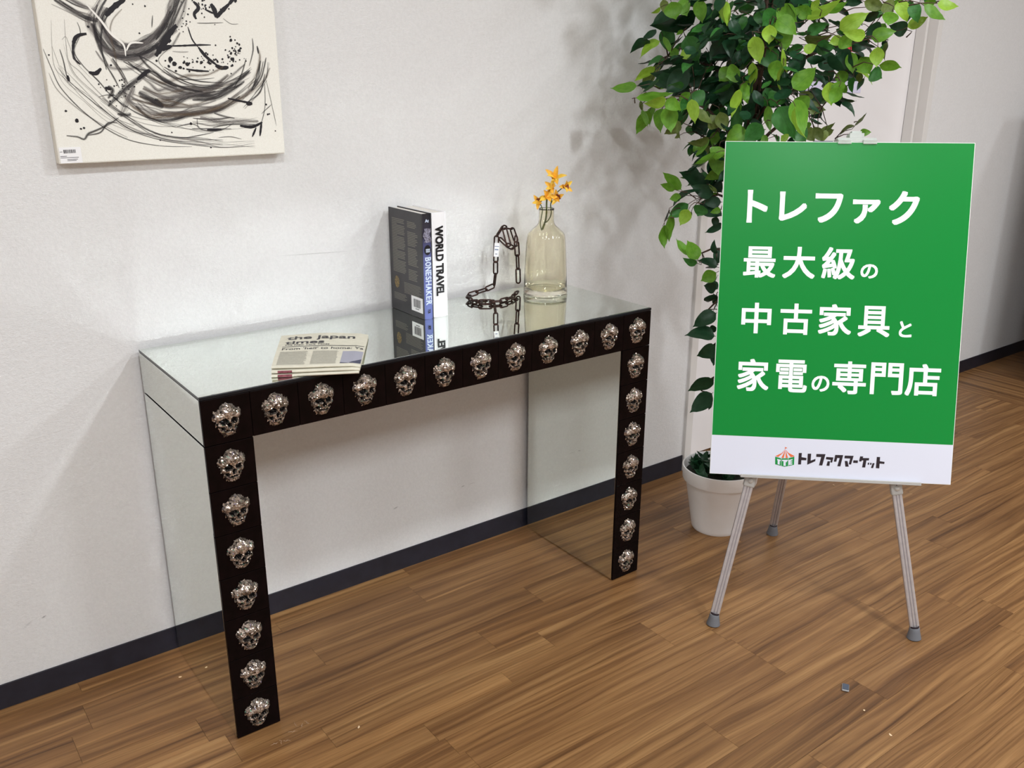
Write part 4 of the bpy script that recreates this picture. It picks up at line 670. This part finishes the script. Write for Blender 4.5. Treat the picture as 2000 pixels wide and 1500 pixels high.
# boughs from the trunk and a twig to every leaf
nodes = []
def trunk_at(z_):
    u = min(1, max(0, (z_-.17)/1.75)); i = min(15, int(u*16)); f = u*16-i; return tp_[i].lerp(tp_[i+1], f)+Vector((PX, PY, 0))
for (bz, dx, dy, up) in ((.98,-.08,.08,.06),(1.06,-.10,.10,.15),(1.12,-.16,.08,.18),(1.17,.10,-.14,.12),(1.25,.15,-.10,.2),(1.25,-.1,-.10,.22),(.84,-.08,.09,.04),(.72,-.06,.07,-.01),(1.32,.20,-.16,.14),(1.3,-.18,.17,.12),(.62,-.04,.06,-.04),(.5,-.06,.07,-.05),(1.35,.10,.10,.3)):
    s = trunk_at(bz); e = s+Vector((dx, dy, up)); e.y = min(e.y, .37); mpt = s.lerp(e, .5)+Vector((0,0,.03)); w = MB(); P = [s, s.lerp(mpt,.5)+Vector((0,0,.006)), mpt, mpt.lerp(e,.5)+Vector((0,0,.01)), e]
    w.tube([p_-Vector((PX,PY,0)) for p_ in P], [.0055,.0048,.004,.0032,.0022], 7); obj('branch', w, M_bark, tr, smooth=True); nodes += P[1:]
nodes += [trunk_at(z_/100) for z_ in range(35, 180, 6)]
for a, v in bases:
    b = min(nodes, key=lambda q: (q-a).length+(.03 if q.z > a.z+.06 else 0)); d = (b-a).length
    if d > .11: b = a-(v.normalized()*.6+Vector((a.x-PX, a.y-PY, .1)).normalized()*.6)*.055; d = .055
    m1 = a-v.normalized()*min(.012, d*.3); mid = m1.lerp(b, .5)+Vector((lr.uniform(-.1,.1)*d, lr.uniform(-.1,.1)*d, lr.uniform(.0,.16)*d))
    twig.tube([p_-Vector((PX,PY,0)) for p_ in (a, m1, mid, b)], [.0008,.0009,.0013,.0018], 5)
obj('twig', twig, M_bark, tr, kind='stuff', smooth=True)
# the inner crown: darker leaves that fill the depth of the tree, and the crown above the frame
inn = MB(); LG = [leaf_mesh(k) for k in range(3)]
def stuff_leaf(mb, a, v, n, wd_, k, mi):
    ln = v.length; x = v.normalized(); zz = n-x*n.dot(x)
    if zz.length < .05: zz = x.orthogonal()
    zz.normalize(); y = zz.cross(x); n0 = len(mb.v)
    for c in LG[k].v: mb.v.append(tuple(a+x*(c[0]*ln)+y*(c[1]*wd_)+zz*(c[2]*ln)-Vector((PX,PY,0))))
    for f_, u_ in zip(LG[k].f, LG[k].uv): mb.face(tuple(n0+i for i in f_), mi, u_)
def scatter(mb, cnt, cen, rad, tones, ok):
    c = 0
    while c < cnt:
        p_ = Vector((lr.gauss(0,.5), lr.gauss(0,.5), lr.gauss(0,.5)))
        if p_.length > 1: continue
        p_ = Vector((cen[0]+p_.x*rad[0], cen[1]+p_.y*rad[1], cen[2]+p_.z*rad[2]))
        if p_.y > .36 or not ok(p_): continue
        dr_ = Vector((p_.x-cen[0], p_.y-cen[1], -.10+lr.gauss(0,.06)))+Vector((lr.gauss(0,.08), lr.gauss(0,.08), 0)); dr_.normalize(); ln = lr.uniform(.044,.066)
        if (p_+dr_*ln).y > .385: continue
        stuff_leaf(mb, p_, dr_*ln, Vector((lr.gauss(0,.5), lr.gauss(0,.5), 1)), ln*lr.uniform(.5,.7), lr.randrange(3), lr.choice(tones)); c += 1
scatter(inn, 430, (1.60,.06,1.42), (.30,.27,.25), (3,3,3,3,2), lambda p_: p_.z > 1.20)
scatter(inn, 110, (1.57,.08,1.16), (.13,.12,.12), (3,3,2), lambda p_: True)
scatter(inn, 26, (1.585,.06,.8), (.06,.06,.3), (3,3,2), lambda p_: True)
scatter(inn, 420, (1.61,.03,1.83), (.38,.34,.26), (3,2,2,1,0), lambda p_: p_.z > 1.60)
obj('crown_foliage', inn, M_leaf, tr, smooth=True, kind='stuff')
for i in range(96):   # fresh moss-like leaves lying on the soil
    a = lr.uniform(0, 6.28); rr_ = lr.uniform(.01,.09); p_ = Vector((PX+rr_*math.cos(a), PY+rr_*math.sin(a), .188+.02*rnd.random())); d_ = Vector((math.cos(a+lr.uniform(-1,1)), math.sin(a+lr.uniform(-1,1)), lr.uniform(.1,1.0))).normalized()*lr.uniform(.035,.055)
    if (p_+d_-Vector((PX,PY,p_.z+d_.z))).length > .108: d_ = Vector((-d_.x*.4, -d_.y*.4, d_.z))
    put_leaf(p_, d_, Vector((lr.gauss(0,1), lr.gauss(0,1), 1)), d_.length*.5, 3, lr.randrange(3))

# ------------------------------------------------------------------ sign board on its easel
SM = Matrix(((0.725732,0.158674,-0.669429,1.200622),(-0.687964,0.173289,-0.704752,-0.238776),(0.004179,0.972005,0.234924,0.397714),(0.000000,0.000000,0.000000,1.000000)))
sg = thing('sign_board', 'green poster board with white Japanese lettering above a white strip', 'sign'); sg.matrix_world = SM
BW, BH = .594, .841
w = MB(); w.box(0, BW, 0, BH, -.007, -.0002, 0); obj('foam_board', w, M_bedge, sg)
w = MB(); w.quad((.0012,.1008,0),(BW-.0012,.1008,0),(BW-.0012,BH-.0012,0),(.0012,BH-.0012,0)); obj('green_panel', w, M_green, sg)
w = MB(); w.quad((.0008,.0008,0),(BW-.0008,.0008,0),(BW-.0008,.1004,0),(.0008,.1004,0)); obj('white_panel', w, M_bwhite, sg)
rowsT = [
 [('ト',.0601,.1112,.6407,.7223),('レ',.1387,.2062,.6467,.7192),('フ',.2253,.2923,.6437,.7161),('ァ',.3157,.3820,.6431,.7025),('ク',.4021,.4740,.6413,.7240)],
 [('最',.0585,.1384,.5044,.5825),('大',.1546,.2342,.5046,.5836),('級',.2498,.3308,.5048,.5843),('の',.3440,.3857,.5087,.5443)],
 [('中',.0602,.1342,.3642,.4418),('古',.1557,.2332,.3637,.4423),('家',.2494,.3303,.3645,.4432),('具',.3457,.4229,.3644,.4414),('と',.4450,.4757,.3655,.4056)],
 [('家',.0571,.1360,.2170,.2996),('電',.1525,.2306,.2178,.3003),('の',.2417,.2855,.2222,.2626),('専',.2922,.3741,.2184,.3013),('門',.3842,.4629,.2206,.3010),('店',.4681,.5523,.2201,.3007)]]
for i, rw in enumerate(rowsT):
    for ch, a, b, c, d in rw:
        w = MB(); small = (b-a) < .05 and ch != 'ト'; text_into(w, ch, a, b, c, d, .0012 if small else (.0026 if i == 0 else .0018), None, 0, .0003)
        obj('character', w, M_letter, sg)
lx = lambda px, py: (.1168+1.765e-4*px+9.8e-6*py, .1044-1.845e-4*py+8.33e-6*px)
def logo(polys, m, name, z_=.0004):
    w = MB()
    for k, P in enumerate(polys): w.poly([(*lx(*q), z_+k*2e-6) for q in reversed(P)])
    return obj(name, w, m, sg)
LG_ = [[[(572,248),(615,248),(603,408),(562,408)],[(608,305),(680,318),(676,350),(606,348)]],
 [[(697,258),(745,258),(738,355),(805,330),(803,362),(690,412)]],
 [[(818,262),(945,265),(900,422),(855,420),(885,305),(815,302)]],
 [[(955,303),(1055,310),(1038,382),(1012,380),(1018,345),(950,335)],[(975,362),(1008,364),(1000,428),(958,424)]],
 [[(1080,275),(1190,278),(1152,435),(1110,432),(1142,320),(1108,318),(1095,370),(1060,368)]],
 [[(1212,285),(1335,288),(1300,408),(1268,405),(1288,326),(1208,322)],[(1212,358),(1250,360),(1268,438),(1222,438)]],
 [[(1332,350),(1395,352),(1392,388),(1328,385)]],
 [[(1425,295),(1468,297),(1462,318),(1550,320),(1545,352),(1512,352),(1495,450),(1452,448),(1470,352),(1450,350),(1440,367),(1410,364)]],
 [[(1533,382),(1552,383),(1548,412),(1530,410)],[(1565,385),(1585,386),(1580,412),(1562,411)],[(1598,388),(1625,390),(1605,458),(1575,455)]],
 [[(1655,303),(1700,305),(1690,462),(1643,458)],[(1695,362),(1762,372),(1758,400),(1692,395)]]]
for P in LG_: logo(P, M_logok, 'logo_character')
logo([[(380,196),(340,245),(243,291),(240,298),(296,311),(355,322),(420,317),(470,306),(512,297),(508,288),(420,245)]], M_bwhite, 'tent_roof', .0003)
logo([[(376,200),(338,246),(243,291),(283,303),(350,247)],[(379,200),(362,248),(328,314),(360,320),(376,250)],[(384,200),(388,250),(388,320),(420,315),(400,250)],[(387,200),(412,245),(458,306),(510,295),(508,288),(425,245)],[(378,165),(382,165),(383,200),(379,200)],[(383,165),(412,178),(383,186)]], M_logoo, 'tent_stripes', .0006)
logo([[(240,300),(322,322),(322,427),(240,405)],[(328,324),(422,322),(422,430),(372,440),(328,428)],[(428,320),(510,300),(505,412),(428,428)]], M_logog, 'tent_walls', .0005)
logo([[(268,330),(316,342),(316,360),(304,358),(302,412),(274,404),(275,352),(268,350)],[(336,342),(416,342),(416,360),(404,360),(404,376),(388,376),(388,430),(356,427),(358,362),(336,360)],[(428,345),(484,333),(482,350),(458,356),(458,368),(480,364),(480,380),(457,384),(456,394),(482,392),(480,408),(428,417)]], M_bwhite, 'tent_openings', .0007)
ez = thing('display_easel', 'silver tripod easel with grey rubber feet holding the green sign', 'easel')
def B2(x, y, z_): return SM @ Vector((x, y, z_))
apex = B2(.318, .835, -.035)
feet = [Vector((1.168,-.318,0)), Vector((1.537,-.667,0)), Vector((1.701,-.091,0))]
jt = [B2(.1075,-.004,-.017), B2(.4665,-.006,-.017), None]
bn = SM.to_3x3() @ Vector((0,0,1))
for k, ft in enumerate(feet):
    top = apex+(B2(-.02 if k == 0 else .02,0,0)-B2(0,0,0) if k < 2 else Vector((0,0,0))-bn*.02)
    ft2 = ft+Vector((0,0,.022)); jn = jt[k] if jt[k] is not None else ft2.lerp(top, .42)
    ax = (jn-ft2).normalized(); nn = (bn-ax*bn.dot(ax)).normalized(); sd = nn.cross(ax)
    w = MB(); pr_ = [(-.0115,-.0045),(-.0115,.0035),(-.009,.0048),(-.0055,.0048),(-.0045,.0034),(-.0025,.0034),(-.0015,.0048),(.0015,.0048),(.0025,.0034),(.0045,.0034),(.0055,.0048),(.009,.0048),(.0115,.0035),(.0115,-.0045)]
    n0 = 0
    for P_ in (ft2, jn):
        for a, b in pr_: w.v.append(tuple(P_+sd*a+nn*b))
    m_ = len(pr_)
    for i in range(m_):
        j = (i+1) % m_; w.face((i, j, m_+j, m_+i), 1 if i in (4,8) else 0)
    w.face(tuple(reversed(range(m_)))); w.face(tuple(range(m_, 2*m_)))
    lg = obj('leg', w, [M_alu, M_alug], ez)
    w = MB(); w.tube([jn-ax*.01, jn.lerp(top, .5), top], [.0085]*3, 10); obj('upper_tube', w, M_alu, lg, smooth=True)
    w = MB(); w.lathe([(.0001,0),(.0155,0),(.0178,.0015),(.0170,.006),(.0135,.022),(.0125,.030),(.0118,.031),(.0001,.031)], 24); f = obj('rubber_foot', w, M_rubber, lg, autosm=40); f.location = ft
    lean = ax.to_track_quat('Z','Y'); f.rotation_mode = 'QUATERNION'; f.rotation_quaternion = Vector((0,0,1)).rotation_difference(Vector((ax.x*.25, ax.y*.25, ax.z)).normalized())
    w = MB(); w.lathe([(.0112,.0),(.0118,.001),(.0118,.004),(.0112,.005)], 20); c = obj('foot_gap_ring', w, M_logok, lg); c.location = ft2+ax*.0085; c.rotation_mode = 'QUATERNION'; c.rotation_quaternion = Vector((0,0,1)).rotation_difference(ax)  # black ring put in for the dark gap between leg and foot
    if k < 2:
        w = MB(); w.box(-.0145,.0145,-.009,.008,-.030,.014); jo = obj('joint_block', w, M_frost, lg, bevel=.004); jo.matrix_local = Matrix(((sd.x,nn.x,ax.x,jn.x),(sd.y,nn.y,ax.y,jn.y),(sd.z,nn.z,ax.z,jn.z),(0,0,0,1)))
        w = MB(); w.lathe([(.0001,.004),(.006,.0035),(.0068,.0),(.0068,-.002)], 18); kb = obj('joint_knob', w, M_frost, lg, smooth=True); q = jn+nn*.0085-ax*.012; kb.location = q; kb.rotation_mode = 'QUATERNION'; kb.rotation_quaternion = nn.to_track_quat('Z','Y')
sh = MB(); sh.box(.077,.521,-.0045,-.0006,-.024,.010); sh.box(.077,.521,-.0006,.0035,.006,.010); sh = obj('support_tray', sh, M_frost, ez, bevel=.0008); sh.matrix_local = SM
w = MB(); w.box(.271,.3035,.8425,.8465,-.012,.005); w.box(.331,.3640,.8425,.8465,-.012,.005); w.box(.271,.364,.8425,.8520,-.045,-.003); w.box(.271,.3035,.836,.8465,.0008,.004); w.box(.331,.364,.836,.8465,.0008,.004)
cl = obj('top_clip', w, M_clear, ez, bevel=.0008); cl.matrix_local = SM
w = MB(); w.box(.300,.335,.8523,.8640,-.040,-.006); w.box(.3055,.3295,.8642,.8695,-.036,-.010); c2 = obj('clip_knob', w, M_clear, cl, bevel=.001)
w = MB(); w.box(.215,.262,.8405,.8450,-.020,-.010); c3 = obj('clip_arm', w, M_dark, cl)

# ------------------------------------------------------------------ small things on the floor
t = thing('metal_clip', 'small slate and silver metal piece lying alone on the floor planks', 'clip', (1.217,-.683,.0002), (0,0,-1.0))
w = MB(); w.box(-.0085,.0085,-.0135,.0135,.0,.0045); obj('silver_rim', w, M_steel, t, bevel=.0025)
w = MB(); w.box(-.0066,.0070,-.0108,.0112,.0046,.0058); obj('slate_face', w, M_dark, t, bevel=.001)
chipm = mat('pale_wood_chip', srgb(224,196,160), .7)
for i, (x, y, lb) in enumerate([(1.1827,-0.7555,'pale wood chip on the floor, larger of two right of the metal piece'),(1.1561,-0.8372,'tiny pale chip on the floor near the lower right corner'),(-0.0315,0.2914,'tiny pale chip on the floor left of the table leg'),(0.2297,-0.1215,'tiny pale chip on the floor between glue smear and table middle'),(2.1674,0.0093,'tiny pale chip on the floor just below the sign board edge')]):
    w = MB(); n = 5; w.poly([(.0045*math.cos(k*1.256)*rnd.uniform(.4,1.2), .003*math.sin(k*1.256)*rnd.uniform(.5,1.2), .0012*rnd.random()+.0003) for k in range(n)])
    n0 = len(w.v); w.poly([(v[0], v[1], v[2]+.0008) for v in reversed(w.v[:n])]); 
    for k in range(n): w.face((k, (k+1) % n, n0+(n-1-(k+1) % n), n0+(n-1-k)))
    o = obj('wood_chip', w, chipm); o.location = (x, y, 0); o.rotation_euler = (0,0,i*1.3); o['label'] = lb; o['category'] = 'chip'
res = mat('dried_glue', srgb(196,160,128), .35, trans=.5)
t = thing('glue_residue', 'dried pale glue smear on the floor beside the left table leg', 'stain', (.135,-.042,.0002))
for k in range(7):
    w = MB(); a = rnd.uniform(0, 6.28); x, y = (-.03+.013*k+rnd.uniform(-.004,.004), rnd.uniform(-.012,.016)) if k < 4 else (-.075+.012*(k-4), -.02+rnd.uniform(-.008,.008))
    P = []
    for i in range(6): P.append((x+.016*(i/5-.5)*math.cos(a)+rnd.uniform(-.003,.003), y+.016*(i/5-.5)*math.sin(a)+rnd.uniform(-.003,.003), .0003))
    w.tube(P, [.0003,.0009,.0007,.0011,.0006,.0002], 5); o = obj('smear', w, res, t); o.scale = (1,1,.6)
